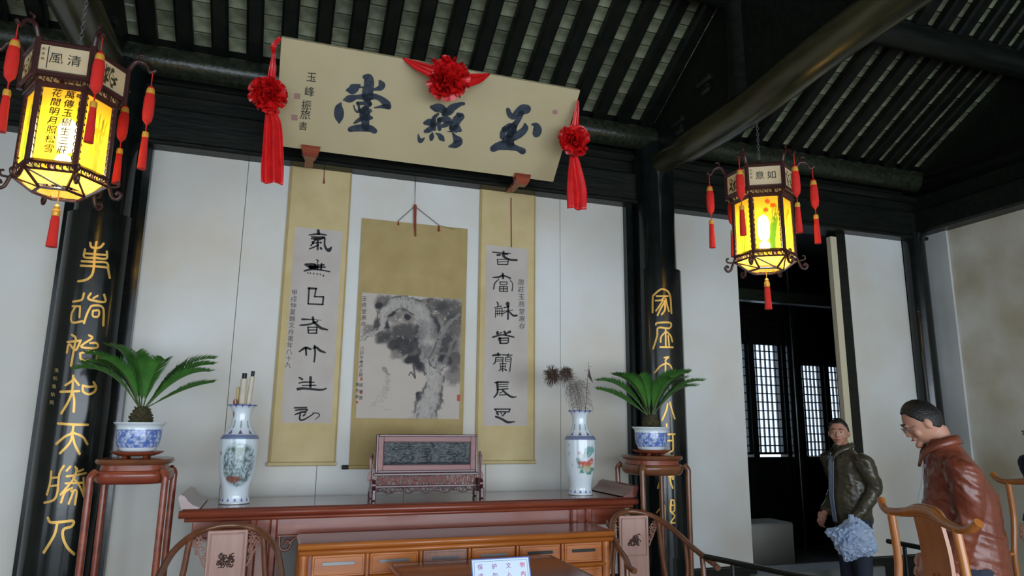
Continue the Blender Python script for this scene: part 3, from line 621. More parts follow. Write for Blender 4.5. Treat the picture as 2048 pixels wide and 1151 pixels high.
g = G(); g.add([(px0+(px1-px0)*u, -.0165, zt+(zb_-zt)*v) for u, v in zip(U.ravel(), Vv.ravel())], [(j*NX+i, (j+1)*NX+i, (j+1)*NX+i+1, j*NX+i+1) for j in range(NZ-1) for i in range(NX-1)])
obj('painting', g, 'painted', pa, colors=np.concatenate([col.reshape(-1, 3), np.ones((NX*NZ, 1))], 1))
pw = lambda x, y: atY(700+x/4.11, 570+y/4.11, -.0185)
for st, x0, y0, dy, s in (('玉燕堂惠存', 118, 110, 52, 44), ('己卯年秋月王錦', 98, 520, 36, 34), ('振旅書', 92, 820, 52, 34), ('錦作題', 62, 815, 50, 30)):
    g = G()
    for k, ch in enumerate(st): text(g, ch, lambda u, v: pw(x0-k*1.6+u, y0+k*dy-v+u*.06), s, .15)
    obj('small_inscription', g, 'ink', pa)
g = G()
for x, y, a, b in ((94, 770, 9, 12), (92, 880, 10, 12), (58, 960, 9, 9), (893, 925, 13, 26)): g.add([pw(x+i*a, y+j*b) for i, j in ((-1, -1), (1, -1), (1, 1), (-1, 1))], [(0, 1, 2, 3)])
obj('seal_mark', g, 'seal', pa)
# suspension cord and tassels of the painting
top = atY(830, 412, -.02); L_ = atY(797, 441, -.02); R_ = atY(878, 450, -.02); U2 = atY(830, 362, -.02)
g = G().tube([tuple(L_), tuple(top)], .0025, 5).tube([tuple(R_), tuple(top)], .0025, 5).tube([tuple(top), tuple(U2)], .0015, 5).tube([tuple(R_), tuple(atY(910, 459, -.02))], .0015, 5)
obj('hanging_cord', g, 'cord', pa)
g = G().tube([tuple(top+[0, -.004, .01]), tuple(atY(830, 447, -.025)), tuple(atY(831, 472, -.025))], [.012, .01, .006], 8).tube([tuple(L_), tuple(L_+[0, 0, -.035])], [.003, .008], 8).tube([tuple(R_), tuple(R_+[0, 0, -.05])], [.004, .012], 8)
obj('silk_tassel', g, 'redcord', pa)

# ------------------------------------------------------------------ lanterns
pm = mat('lanternpane', (1, .85, .3), .6, attr='paint'); n_ = pm.node_tree.nodes; l_ = pm.node_tree.links
tl_ = n_.new('ShaderNodeBsdfTranslucent'); mx_ = n_.new('ShaderNodeMixShader'); mx_.inputs[0].default_value = .75
at_ = [q for q in n_ if q.type == 'ATTRIBUTE'][0]; l_.new(at_.outputs['Color'], tl_.inputs[0])
rf_ = n_.new('ShaderNodeBsdfRefraction'); rf_.inputs['IOR'].default_value = 1.03; rf_.inputs['Roughness'].default_value = .32; l_.new(at_.outputs['Color'], rf_.inputs[0]); rf_.inputs[0].default_value = (1, .95, .8, 1)
for q in list(l_):
    if q.to_node == rf_: l_.remove(q)
mx2 = n_.new('ShaderNodeMixShader'); mx2.inputs[0].default_value = .22
l_.new(n_['Principled BSDF'].outputs[0], mx_.inputs[1]); l_.new(tl_.outputs[0], mx_.inputs[2]); l_.new(mx_.outputs[0], mx2.inputs[1]); l_.new(rf_.outputs[0], mx2.inputs[2]); l_.new(mx2.outputs[0], n_['Material Output'].inputs[0])
cm = mat('crownpane', (.66, .58, .40), .6); n_ = cm.node_tree.nodes; l_ = cm.node_tree.links
tl_ = n_.new('ShaderNodeBsdfTranslucent'); tl_.inputs[0].default_value = (.75, .62, .30, 1); mx_ = n_.new('ShaderNodeMixShader'); mx_.inputs[0].default_value = .35
l_.new(n_['Principled BSDF'].outputs[0], mx_.inputs[1]); l_.new(tl_.outputs[0], mx_.inputs[2]); l_.new(mx_.outputs[0], n_['Material Output'].inputs[0])
def hexface(k, R_, rz=0):
    a0, a1 = R(60*k-30), R(60*k+30)
    p0 = Vector((R_*math.cos(a0), R_*math.sin(a0), 0)); p1 = Vector((R_*math.cos(a1), R_*math.sin(a1), 0))
    n = ((p0+p1)/2).normalized(); return p0, p1, n
def lantern(loc, rz, label, front, seed):
    """origin at the middle of the body; face k=0 looks along local +x, rz turns it"""
    rnd = random.Random(seed); r = thing('palace_lantern', label, 'lantern', loc, rz, 'palace lanterns under the crossbeams' if 0 else None, world=False)
    RC, RB = .226, .190
    zc0, zc1, zb0, zb1 = .238, .388, -.185, .19
    W = 'lanternwood'
    fr = G()
    for Rr, z0, z1, t in ((RC, zc0, zc1, .013), (RB, zb0, zb1, .012)):
        for k in range(6):
            p0, p1, n = hexface(k, Rr)
            fr.tube([p0+Vector((0, 0, z0-.02)), p0+Vector((0, 0, z1+.02))], t*1.15, 6)
            for z in (z0, z1): fr.tube([p0+Vector((0, 0, z)), p1+Vector((0, 0, z))], t, 4, up=(0, 0, 1))
    obj('frame', fr, W, r)
    # crown lid with low hip and finial
    auto(obj('lid', G().lathe([(RC*.98, zc1), (RC*.98, zc1+.012), (.12, zc1+.04), (.03, zc1+.06), (.02, zc1+.08), (.008, zc1+.1)], 6, a0=R(30)), W, r), 20)
    for k in range(6):
        p0, p1, n = hexface(k, RC); t = (p1-p0).normalized(); w_ = (p1-p0).length
        def fc(u, v, off=.0, t=t, c=(p0+p1)/2, n=n): return c+t*u+Vector((0, 0, v))+n*off
        g = G().add([fc(-w_/2+.012, zc0+.01), fc(w_/2-.012, zc0+.01), fc(w_/2-.012, zc1-.01), fc(-w_/2+.012, zc1-.01)], [(0, 1, 2, 3)])
        cp = obj('crown_pane', g, 'crownpane', r)
        g = G()
        if k == 0:
            for ch, u in zip(front, (.042, -.032)): text(g, ch, lambda a, b: fc(u+a, .314+b, .004), .060)
            for j, ch in enumerate('松風明'): text(g, ch, lambda a, b: fc(-.086+a, .352-j*.025+b, .004), .016)
            if seed == 1: g.add([fc(-.069, zc0+.02, .003), fc(-.065, zc0+.02, .003), fc(-.065, zc1-.02, .003), fc(-.069, zc1-.02, .003)], [(0, 1, 2, 3)])
        else:
            for j in range(5):
                x0 = rnd.uniform(-.05, .05); P = [(x0, zc0+.02, .004), (x0+rnd.uniform(-.03, .03), zc0+.07, .003), (x0+rnd.uniform(-.06, .06), zc0+.12, .002)]
                P = crom([(a, b, c) for a, b, c in P], 4); g.add([q for a, b, c in P for q in (fc(a-c, b, .003), fc(a+c, b, .003))], [(2*i, 2*i+1, 2*i+3, 2*i+2) for i in range(len(P)-1)])
            for j in range(16):
                u, v, s = rnd.uniform(-.075, .075), rnd.uniform(zc0+.03, zc1-.03), rnd.uniform(.006, .014); a = rnd.uniform(0, 3)
                g.add([fc(u+s*math.cos(a+q)*(1 if q % 2 else .5), v+s*math.sin(a+q), .003+j*1e-5) for q in (0, 1.2, 2.4, 3.6, 4.8)], [(0, 1, 2, 3, 4)])
        obj('crown_painting', g, 'ink' if k == 0 else 'palmtrunk', cp)
        # carved frieze between crown and body: rails and small scroll pieces
        q0, q1, n2 = hexface(k, (RC+RB)/2); t2 = (q1-q0).normalized(); w2 = (q1-q0).length
        for z, s0 in ((.212, 1), (-.208, -1)):
            g = G()
            qq0, qq1, _ = hexface(k, RB+.012 if s0 < 0 else (RC+RB)/2)
            g.tube([qq0+Vector((0, 0, z-.018)), qq1+Vector((0, 0, z-.018))], .006, 4); g.tube([qq0+Vector((0, 0, z+.018)), qq1+Vector((0, 0, z+.018))], .006, 4)
            for j in range(7):
                c = qq0.lerp(qq1, (j+.5)/7)+Vector((0, 0, z)); pts = [c+t2*math.cos(a)*.011+Vector((0, 0, math.sin(a)*.014)) for a in np.linspace(0, 5, 7)]
                g.tube(pts, .0032, 4)
            obj('carved_frieze', g, W, r)
        # side fret strips next to each pane
        p0, p1, n = hexface(k, RB); t = (p1-p0).normalized(); w_ = (p1-p0).length; c0 = (p0+p1)/2
        def fb_(u, v, off=.0, t=t, c0=c0, n=n): return c0+t*u+Vector((0, 0, v))+n*off
        nx, nz = 24, 40; uu = np.linspace(-w_/2+.02, w_/2-.02, nx); vv = np.linspace(zb0+.012, zb1-.012, nz)
        UU, VV = np.meshgrid(uu, vv); cc = np.ones((nz, nx, 3))*np.array((.98, .62, .035))*(1+.1*(fb(UU*30, VV*30+k)-.5))[..., None]
        if not (k == 0 and seed == 1):
            for j in range(9 if k else 14):
                x0 = rnd.uniform(-.03, .04) if k else .035+rnd.uniform(-.022, .022); zz = rnd.uniform(-.02, .12)
                P = [(x0*.7, zb0+.015, .007), (x0*.9, (zb0+zz)/2, .006), (x0*1.4, zz, .004)]
                dd, ww, _ = dseg(UU, VV, P); cc = mixc(cc, (.04, .16, .01) if k in (0, 2, 5) else (.16, .18, .02), sm(1.1, .5, dd/ww)*.95)
            for u, v in (((.01, .145), (.042, .115), (-.004, .085)) if k == 0 else [(rnd.uniform(-.04, .04), rnd.uniform(-.1, .12)) for _ in range(6)]):
                dd = np.hypot(UU-u, VV-v)+.006*(fb(UU*200, VV*200)-.5); cc = mixc(cc, (.75, .07, .005) if k == 0 else (.25, .24, .01), sm(.020, .013, dd)*.95)
        g = G().add([fb_(a, b) for a, b in zip(UU.ravel(), VV.ravel())], [(j*nx+i, j*nx+i+1, (j+1)*nx+i+1, (j+1)*nx+i) for j in range(nz-1) for i in range(nx-1)])
        pn = obj('lantern_pane', g, 'lanternpane', r, colors=np.concatenate([cc.reshape(-1, 3), np.ones((nx*nz, 1))], 1))
        if k == 0 and seed == 1:
            g = G()
            for st, u, sz in (('萬傳玉樹生三莊', .036, .043), ('花間明月照松雪', -.018, .043), ('茗', .07, .02)):
                for j, ch in enumerate(st):
                    for o_ in (-.0007, 0, .0007): text(g, ch, lambda a, b: fb_(u+a+o_, .155-j*.046+b+o_, .003), sz, .12)
            obj('pane_writing', g, 'softink', pn)
        for sgn in (-1, 1):
            g = G()
            for j in range(11):
                z = zb0+.03+j*.034; c = fb_(sgn*(w_/2-.012), z, .004); g.tube([c+t*math.cos(a)*.006+Vector((0, 0, math.sin(a)*.012)) for a in np.linspace(0, 4.5, 6)], .0028, 4)
            obj('side_fret', g, W, r)
        # lower bracket foot curling out, and upper dragon arm
        e = p0.normalized(); P0 = p0
        g = G().tube(crom([P0+Vector((0, 0, -.19)), P0+e*.02+Vector((0, 0, -.235)), P0+e*.035+Vector((0, 0, -.275)), P0+e*.058+Vector((0, 0, -.285)), P0+e*.072+Vector((0, 0, -.262)), P0+e*.058+Vector((0, 0, -.248)), P0+e*.05+Vector((0, 0, -.262))], 4), .0085, 7)
        g.tube(crom([P0+e*.025+Vector((0, 0, -.228)), P0+e*.055+Vector((0, 0, -.222)), P0+e*.06+Vector((0, 0, -.2)), P0+e*.045+Vector((0, 0, -.196))], 4), .006, 6)
        auto(obj('scroll_foot', g, W, r), 60)
        c0_, _, _ = hexface(k, RC); e = c0_.normalized()
        g = G().tube(crom([c0_+Vector((0, 0, .40)), c0_+e*.03+Vector((0, 0, .455)), c0_+e*.075+Vector((0, 0, .45)), c0_+e*.1+Vector((0, 0, .41)), c0_+e*.125+Vector((0, 0, .425))], 4), [.012]*8+[.009]*9, 7)
        g.tube(crom([c0_+e*.05+Vector((0, 0, .455)), c0_+e*.04+Vector((0, 0, .49)), c0_+e*.065+Vector((0, 0, .495))], 3), .006, 6)
        auto(obj('dragon_arm', g, 'lanternwood', r), 60)
        tp = c0_+e*.112; g = G(); g.tube([tp+Vector((0, 0, .41)), tp+Vector((0, 0, .33))], .0025, 5)
        g.lathe([(.006, .335), (.016, .325), (.012, .312), (.019, .30), (.026, .26), (.027, .18), (.022, .145), (.01, .13), (.004, .12)], 12, tp[:2]+(0,) if isinstance(tp, tuple) else (tp.x, tp.y, 0))
        g.lathe([(.003, .12), (.003, .085), (.012, .075), (.016, .03), (.019, -.05), (.021, -.115)], 12, (tp.x, tp.y, 0))
        o = auto(obj('tassel', g, 'tassel', r), 50)
        for z0, z1, rr in ((.318, .282, .0215), (.082, .052, .0165)): auto(obj('tassel_cap', G().lathe([(rr*.85, z0), (rr, (z0+z1)/2), (rr*.95, z1)], 12, (tp.x, tp.y, 0)), 'tasseltop', o), 50)
    # base lattice and bottom tassel
    g = G()
    for k in range(6):
        p0, p1, n = hexface(k, RB+.01); q0, q1, _ = hexface(k, .11)
        g.tube([p0+Vector((0, 0, -.225)), q0+Vector((0, 0, -.29))], .007, 5); g.tube([q0+Vector((0, 0, -.29)), q1+Vector((0, 0, -.29))], .007, 5)
        g.tube([p0+Vector((0, 0, -.225)), q1+Vector((0, 0, -.29))], .005, 5)
    obj('base_lattice', g, W, r)
    g = G()
    for k in range(6):
        p0, p1, n = hexface(k, RB-.005); q0, q1, _ = hexface(k, .125)
        g.add([p0+Vector((0, 0, -.215)), p1+Vector((0, 0, -.215)), q1+Vector((0, 0, -.275)), q0+Vector((0, 0, -.275))], [(0, 1, 2, 3)])
    nv = len(g.v); o = obj('base_pane', g, 'lanternpane', r, colors=np.tile((1, .62, .12, 1), (nv, 1)))
    g = G().tube([(0, 0, -.2), (0, 0, -.345)], .003, 6); obj('tassel_cord', g, 'tasseltop', r)
    o = auto(obj('tassel', G().lathe([(.014, -.385), (.019, -.42), (.021, -.49), (.024, -.55)], 14), 'tassel', r), 50)
    auto(obj('tassel_cap', G().lathe([(.005, -.34), (.014, -.35), (.012, -.36), (.018, -.37), (.019, -.395), (.015, -.40)], 14), 'tasseltop', o), 50)
    # chain links up to the crossbeam
    g = G(); z = .51; k = 0; top_ = 3.655-loc[2]
    while z < top_+.02:
        n = Vector((1, 0, 0)) if k % 2 else Vector((0, 1, 0))
        g.tube([Vector((0, 0, z+.014*math.sin(a)))+n*.008*math.cos(a) for a in np.linspace(0, 2*PI, 9)], .0022, 5, caps=False); z += .022; k += 1
    g.tube([(0, 0, .5), (0, 0, .52)], .004, 6)
    obj('chain', g, 'slotmetal', r)
    obj('bulb', G().lathe([(.01, -.08), (.034, -.065), (.04, -.01), (.04, .05), (.026, .085), (.012, .095)], 16), 'bulb', r, smooth=True)
    obj('wire', G().tube([(0, 0, .09), (0, 0, zc1)], .003, 6), 'black', r)
    l = bpy.data.lights.new('lamp', 'POINT'); l.energy = 9; l.color = (1, .78, .42); l.shadow_soft_size = .035
    lo = bpy.data.objects.new('lamp', l); COL.objects.link(lo); lo.parent = r; lo.location = (0, 0, -.12)
    return r
lantern((-1.05, -1.50, 2.90), R(-90), 'lit hexagonal palace lantern with red tassels at upper left', '清風', 1)
lantern((3.06, -1.50, 2.86), R(-121), 'lit hexagonal palace lantern with red tassels at upper right', '如意', 2)

# ------------------------------------------------------------------ altar table with upturned ends
at = thing('altar_table', 'long reddish altar table with upturned ends standing against the white wall', 'table', (1., -.47, 0))
ax0, ax1 = -.47, 2.47; ZT = 1.055
g = G().box((ax0+.02, -.75, ZT-.045), (ax1-.02, -.2, ZT), .012); obj('tabletop', g, 'redwoodtop', at)
obj('edge_moulding', G().tube([(ax0+.01, -.75, ZT-.03), (ax1-.01, -.75, ZT-.03)], .022, 10, up=(0, 0, 1)).tube([(ax0+.04, -.735, ZT-.062), (ax1-.04, -.735, ZT-.062)], .012, 8), 'redwood', at, smooth=True)
for s, xx in ((-1, ax0+.02), (1, ax1-.02)):
    pr = [(0, 0), (-.085, 0), (-.10, .006), (-.06, .02), (-.03, .045), (-.012, .07), (.012, .08), (.022, .065), (.012, .03)]
    g = G(); g.prism([(xx+s*u, ZT+v) for u, v in pr], lambda u, v, w_: (u, -.75+w_, v), .55); auto(obj('upturned_end', g, 'redwoodtop', at), 50)
obj('apron', G().box((ax0+.08, -.705, ZT-.175), (ax1-.08, -.685, ZT-.06), .004).box((ax0+.08, -.27, ZT-.175), (ax1-.08, -.25, ZT-.06), .004)
    .tube([(ax0+.08, -.708, ZT-.172), (ax1-.08, -.708, ZT-.172)], .008, 6), 'redwood', at)
for xa in (-.06, .055, 1.99, 2.10):
    for ya in (-.705, -.255): auto(obj('leg', G().box((xa-.022, ya-.03, 0), (xa+.022, ya+.03, ZT-.045), .01), 'redwood', at))
for xa in (-.0, 2.045): obj('leg_panel', G().box((xa-.04, -.70, .1), (xa+.04, -.25, .86), .004), 'pinkwood', at)
for x, s in ((.09, 1), (1.955, -1)):
    g = G()
    g.tube(crom([(x, -.708, ZT-.17), (x+s*.01, -.71, ZT-.24), (x+s*.05, -.71, ZT-.25), (x+s*.07, -.71, ZT-.215), (x+s*.045, -.71, ZT-.2), (x+s*.035, -.71, ZT-.22)], 5), .009, 6)
    g.tube(crom([(x+s*.06, -.71, ZT-.215), (x+s*.1, -.71, ZT-.18), (x+s*.16, -.708, ZT-.172)], 5), .009, 6)
    obj('corner_scroll', g, 'redwood', at)

# ------------------------------------------------------------------ drawer table in front of it
dt = thing('drawer_table', 'low orange-brown table with a row of drawers in front of the altar table', 'table', (1.1, -1., 0))
dx0, dx1, dy0, dy1, DZ = .185, 2.06, -1.16, -.80, .905
obj('tabletop', G().box((dx0, dy0, DZ-.03), (dx1, dy1, DZ), .01), 'redwoodtop', dt)
obj('edge_moulding', G().tube([(dx0-.004, dy0-.002, DZ-.017), (dx1+.004, dy0-.002, DZ-.017)], .019, 10, up=(0, 0, 1)).tube([(dx0+.005, dy0+.004, DZ-.05), (dx1-.005, dy0+.004, DZ-.05)], .015, 10, up=(0, 0, 1))
    .tube([(dx1+.0, dy0, DZ-.017), (dx1+.0, dy1, DZ-.017)], .018, 10), 'orangewood', dt, smooth=True)
obj('carcass', G().box((dx0+.03, dy0+.035, .42), (dx1-.03, dy1-.01, DZ-.03)), 'redwood', dt)
for xa in (dx0+.03, dx1-.04):
    for ya in (dy0+.03, dy1-.03): auto(obj('leg', G().tube([(xa, ya, 0), (xa, ya, DZ-.03)], .026, 14), 'orangewood', dt))
obj('rail', G().tube([(dx0+.03, dy0+.018, DZ-.195), (dx1-.04, dy0+.018, DZ-.195)], .014, 8).tube([(dx0+.03, dy0+.018, .42), (dx1-.04, dy0+.018, .42)], .014, 8), 'orangewood', dt, smooth=True)
xs = [(.255, .545), (.565, .845), (.865, 1.13), (1.15, 1.425), (1.445, 1.715), (1.735, 1.995)]
for i, (a, b) in enumerate(xs):
    obj('stile', G().box((b+.002, dy0+.012, .43), (b+.018, dy0+.04, DZ-.06), .004), 'orangewood', dt)
    for z0, z1 in ((DZ-.182, DZ-.066), (DZ-.40, DZ-.21)):
        mcol = 'pinkwood' if i in (2,) and z0 > .7 else 'orangewood'
        dr = obj('drawer', G().box((a+.004, dy0+.02, z0), (b-.004, dy0+.05, z1), .004).box((a+.015, dy0+.016, z0+.012), (b-.015, dy0+.022, z1-.012), .003), mcol, dt)
        c = (a+b)/2; w_ = (b-a)*.30; zc = (z0+z1)/2+.012
        obj('pull_slot', G().box((c-w_, dy0+.0135, zc-.009), (c+w_, dy0+.0165, zc+.009), .001), 'slotmetal' if i < 4 else 'black', dr)
# ------------------------------------------------------------------ square table and notice
st = thing('square_table', 'dark brown square table carrying the notice in the foreground', 'table', (1.1, -1.7, 0))
sx0, sx1, sy0, sy1, SZ = .66, 1.60, -2.18, -1.26, .80
auto(obj('tabletop', G().box((sx0, sy0, SZ-.035), (sx1, sy1, SZ), .018), 'redwoodtop', st))
obj('edge_moulding', G().tube([(sx0+.01, sy0, SZ-.018), (sx0+.01, sy1, SZ-.018), (sx1, sy1, SZ-.018), (sx1, sy0, SZ-.018), (sx0+.01, sy0, SZ-.018)], .017, 8), 'redwood', st)
obj('apron', G().box((sx0+.06, sy0+.05, SZ-.13), (sx1-.06, sy0+.07, SZ-.04)).box((sx0+.06, sy1-.07, SZ-.13), (sx1-.06, sy1-.05, SZ-.04)).box((sx0+.05, sy0+.06, SZ-.13), (sx0+.07, sy1-.06, SZ-.04)).box((sx1-.07, sy0+.06, SZ-.13), (sx1-.05, sy1-.06, SZ-.04)), 'redwood', st)
for xa in (sx0+.06, sx1-.06):
    for ya in (sy0+.06, sy1-.06): auto(obj('leg', G().box((xa-.028, ya-.028, 0), (xa+.028, ya+.028, SZ-.035), .012), 'redwood', st))
# notice plate, tilted back
A, B = atY(942, 1119, -2.0), atY(1058, 1112, -2.0)
W_ = B[0]-A[0]; zt_ = (A[2]+B[2])/2; up2 = np.array([0, .35, .937]); hS = (zt_-SZ)/.937
sg = thing('notice_plate', 'small white acrylic notice with a blue border and purple characters', 'sign', (A[0]+W_/2, -2.05, SZ))
o3 = np.array([A[0], -2.0-.35*hS, SZ+.002]); nS = np.array([0, -.937, .35])
def sp(u, v, d=0): return tuple(o3+np.array([u, 0, 0])+up2*v+nS*d)
g = G(); g.prism([(0, 0), (W_, 0), (W_, hS), (0, hS)], lambda u, v, w_: sp(u, v, -w_), .006); obj('plate', g, 'signblue', sg)
obj('face', G().add([sp(.004, .004, .001), sp(W_-.006, .004, .001), sp(W_-.006, hS-.005, .001), sp(.004, hS-.005, .001)], [(0, 1, 2, 3)]), 'signwhite', sg)
obj('foot', G().box((A[0]+.05, -2.0, SZ), (B[0]-.05, -1.93, SZ+.006)).obox((A[0]+W_/2, -1.985, SZ+.04), .1, .004, .1, [(1, 0, 0), (0, .9, -.43), (0, .43, .9)]), 'signwhite', sg)
g = G()
for a, b in (((.012, .012), (W_-.014, .012)), ((.012, hS-.013), (W_-.014, hS-.013)), ((.012, .012), (.012, hS-.013)), ((W_-.014, .012), (W_-.014, hS-.013))):
    g.tube([sp(*a, .0015), sp(*b, .0015)], .0009, 4)
obj('border_line', g, 'signline', sg)
for mm, sub in (('signtext', '保护文'), ('signred', '物')):
    g = G()
    for ch in sub:
        u0 = (.040+'保护文物'.index(ch)*(W_-.078)/3)
        text(g, ch, lambda a, b: sp(u0+a, hS-.036+b, .002), .026)
        ch2 = '请勿入内'['保护文物'.index(ch)]
        text(g, ch2, lambda a, b: sp(u0+a, hS-.075+b, .002), .026)
    obj('lettering', g, mm, sg)
# ------------------------------------------------------------------ porcelain
WB = np.array((.70, .76, .80)); BL = np.array((.02, .06, .42)); 
def painted_lathe(name, prof, n, c, fn, parent=None, a0=0):
    P = np.array(prof); zs = np.array(crom(P, 7)); V = []; g = G()
    g.lathe([(r_, z_) for r_, z_ in zs], n, c, a0=0)
    th = np.tile(np.arange(n)*2*PI/n, len(zs)); zz = np.repeat(zs[:, 1], n)
    cc = fn((th-a0+PI) % (2*PI)-PI, zz)
    o = obj(name, g, 'porcelain', parent, smooth=True, colors=np.concatenate([cc, np.ones((len(cc), 1))], 1)); return o
VP = [(.070, 0), (.086, .004), (.085, .016), (.080, .045), (.084, .085), (.096, .14), (.108, .22), (.113, .30), (.1145, .37), (.113, .395), (.098, .415), (.076, .44), (.060, .475), (.0555, .51), (.058, .55), (.070, .575), (.088, .590), (.089, .594), (.084, .592), (.054, .56), (.048, .5)]
def vasecol(kind):
    def f(th, z):
        c = np.tile(WB, (len(z), 1)).astype(float); u = th/(2*PI)
        tri = np.abs(((th*9/(2*PI)) % 1)-.5)*2; tri12 = np.abs(((th*13/(2*PI)) % 1)-.5)*2
        c = mixc(c, BL, sm(.4, .6, tri12-.1-(z-.02)/.05)*(z < .075)*(z > .018)*.9)
        c = mixc(c, BL*.6, ((z > .004)*(z < .012))*.6)
        c = mixc(c, (.01, .03, .20), ((z > .385)*(z < .414))*(.75+.25*np.sign(np.sin(th*60)*np.sin(z*900))))
        c = mixc(c, (.10, .03, .16), sm(.45, .6, tri-.0-(z-.414)/.065)*(z > .416)*(z < .48)*.9)
        c = mixc(c, (.01, .12, .10), sm(.7, .9, tri)*((z > .45)*(z < .495))*.7)
        c = mixc(c, BL, sm(.4, .6, tri12-.05-(.595-z)/.045)*(z > .545)*.95); c = mixc(c, BL*.7, (z > .588)*.8)
        xx = th*.113; n1 = fb(xx*60, z*60, 4, 5); n2 = fb(xx*130, z*130, 3, 8)
        if kind == 0:
            x = xx-.006; zz = z-.235; e = (x/.115)**2+(zz/.14)**2
            wob = e+.5*(n1-.5)
            c = mixc(c, (.25, .45, .52), sm(1.3, .6, (xx/.1)**2+((z-.24)/.16)**2)*.35)
            c = mixc(c, (.04, .07, .05), sm(1.0, .75, wob)*sm(.42, .56, n2*.6+n1*.4)*.85)
            c = mixc(c, (.10, .13, .16), sm(1.05, .8, wob)*sm(.5, .6, 1-n2)*.35)
            c = mixc(c, (.20, .05, .02), sm(1, .5, ((x+.03)/.06)**2+((z-.15)/.024)**2+.6*(n2-.5))*.9)
            c = mixc(c, (.02, .09, .03), sm(1, .5, ((x+.01)/.07)**2+((z-.325)/.018)**2+.9*(n1-.5))*.8)
            c = mixc(c, (.35, .05, .02), sm(1, .4, ((x+.13)/.012)**2+((z-.30)/.014)**2)*.8)
        else:
            x = (xx-.045)/1.5
            for cx, cz, rx, rz, col, k in ((.0, .22, .05, .02, (.55, .05, .02), .9), (-.028, .222, .02, .018, (.6, .04, .02), .9), (.03, .245, .02, .016, (.5, .06, .03), .9), (-.035, .295, .012, .01, (.5, .05, .03), .8),
                                       (.01, .19, .05, .022, (.35, .30, .06), .7), (.02, .31, .035, .035, (.02, .25, .22), .75), (-.02, .165, .016, .01, (.01, .22, .12), .9), (.02, .155, .022, .012, (.01, .2, .13), .9), (.04, .175, .02, .014, (.02, .2, .12), .8), (.0, .28, .03, .02, (.15, .25, .25), .5), (-.04, .24, .012, .03, (.02, .2, .15), .6), (-.03, .2, .02, .01, (.02, .2, .1), .7)):
                e = ((x-cx)/rx)**2+((z-cz)/rz)**2+1.4*(n2-.5)+.6*(n1-.5); c = mixc(c, col, sm(1, .6, e)*k)
            for zc in np.arange(.25, .36, .013): c = mixc(c, (.05, .05, .07), sm(1, .4, ((xx+.088)/.004)**2+((z-zc)/.0045)**2+.8*(n2-.5))*.7)
            for zc in np.arange(.19, .22, .01): c = mixc(c, (.05, .05, .07), sm(1, .4, ((xx+.06)/.006)**2+((z-zc)/.003)**2+.8*(n2-.5))*.6)
        return c
    return f
def vase(px, kind, label):
    p = atY(px, 1004 if kind == 0 else 991, -.50); c = (float(p[0]), -.50, ZT); ang = math.atan2(CAM[1]-c[1], CAM[0]-c[0])
    r = thing('vase', label, 'vase', c); painted_lathe('body', VP, 150, c, vasecol(kind), r, ang)
    auto(obj('foot_ring', G().lathe([(.082, 0), (.089, .003), (.089, .012), (.084, .016)], 40, c), 'porcelainwhite', r)); return c
vl = vase(469, 0, 'tall porcelain vase with a snowy landscape holding rolled scrolls')
vr = vase(1161, 1, 'tall porcelain vase with red and green flowers holding feathers')
def roll(i, bx, by, tx, ty, ztop, rr, m, knob, label):
    r = thing('rolled_scroll', label, 'scroll', (vl[0]+bx, vl[1]+by, vl[2]+.50), group='rolled scrolls in the left vase' if 0 else None)
    a = Vector((vl[0]+bx, vl[1]+by, vl[2]+.45)); b = Vector((vl[0]+tx, vl[1]+ty, ztop)); auto(obj('roll', G().tube([a, b], rr, 16), m, r))
    d = (b-a).normalized()
    if knob: auto(obj('end_knob', G().tube([b, b+d*.035], rr*.72, 14), 'black', r))
    else: auto(obj('end_knob', G().tube([b, b+d*.008], rr*.6, 12), m, r))
roll(0, -.008, -.01, -.004, -.005, atY(485, 757, -.5)[2], .020, 'rollpaper', 1, 'thick rolled scroll with black knob in the left vase, the middle one')
roll(1, .022, .005, .043, .01, atY(495, 752, -.5)[2], .015, 'rollpaper', 1, 'thin rolled scroll with black knob leaning right in the left vase')
roll(2, -.026, .01, -.036, .02, atY(476, 775, -.5)[2], .012, 'orangewood' if 0 else 'brocade', 0, 'tan rolled scroll without knob in the left vase')
roll(3, -.03, -.02, -.044, -.03, atY(470, 800, -.5)[2], .013, 'redwood', 0, 'short reddish-brown roll at the left rim of the left vase')
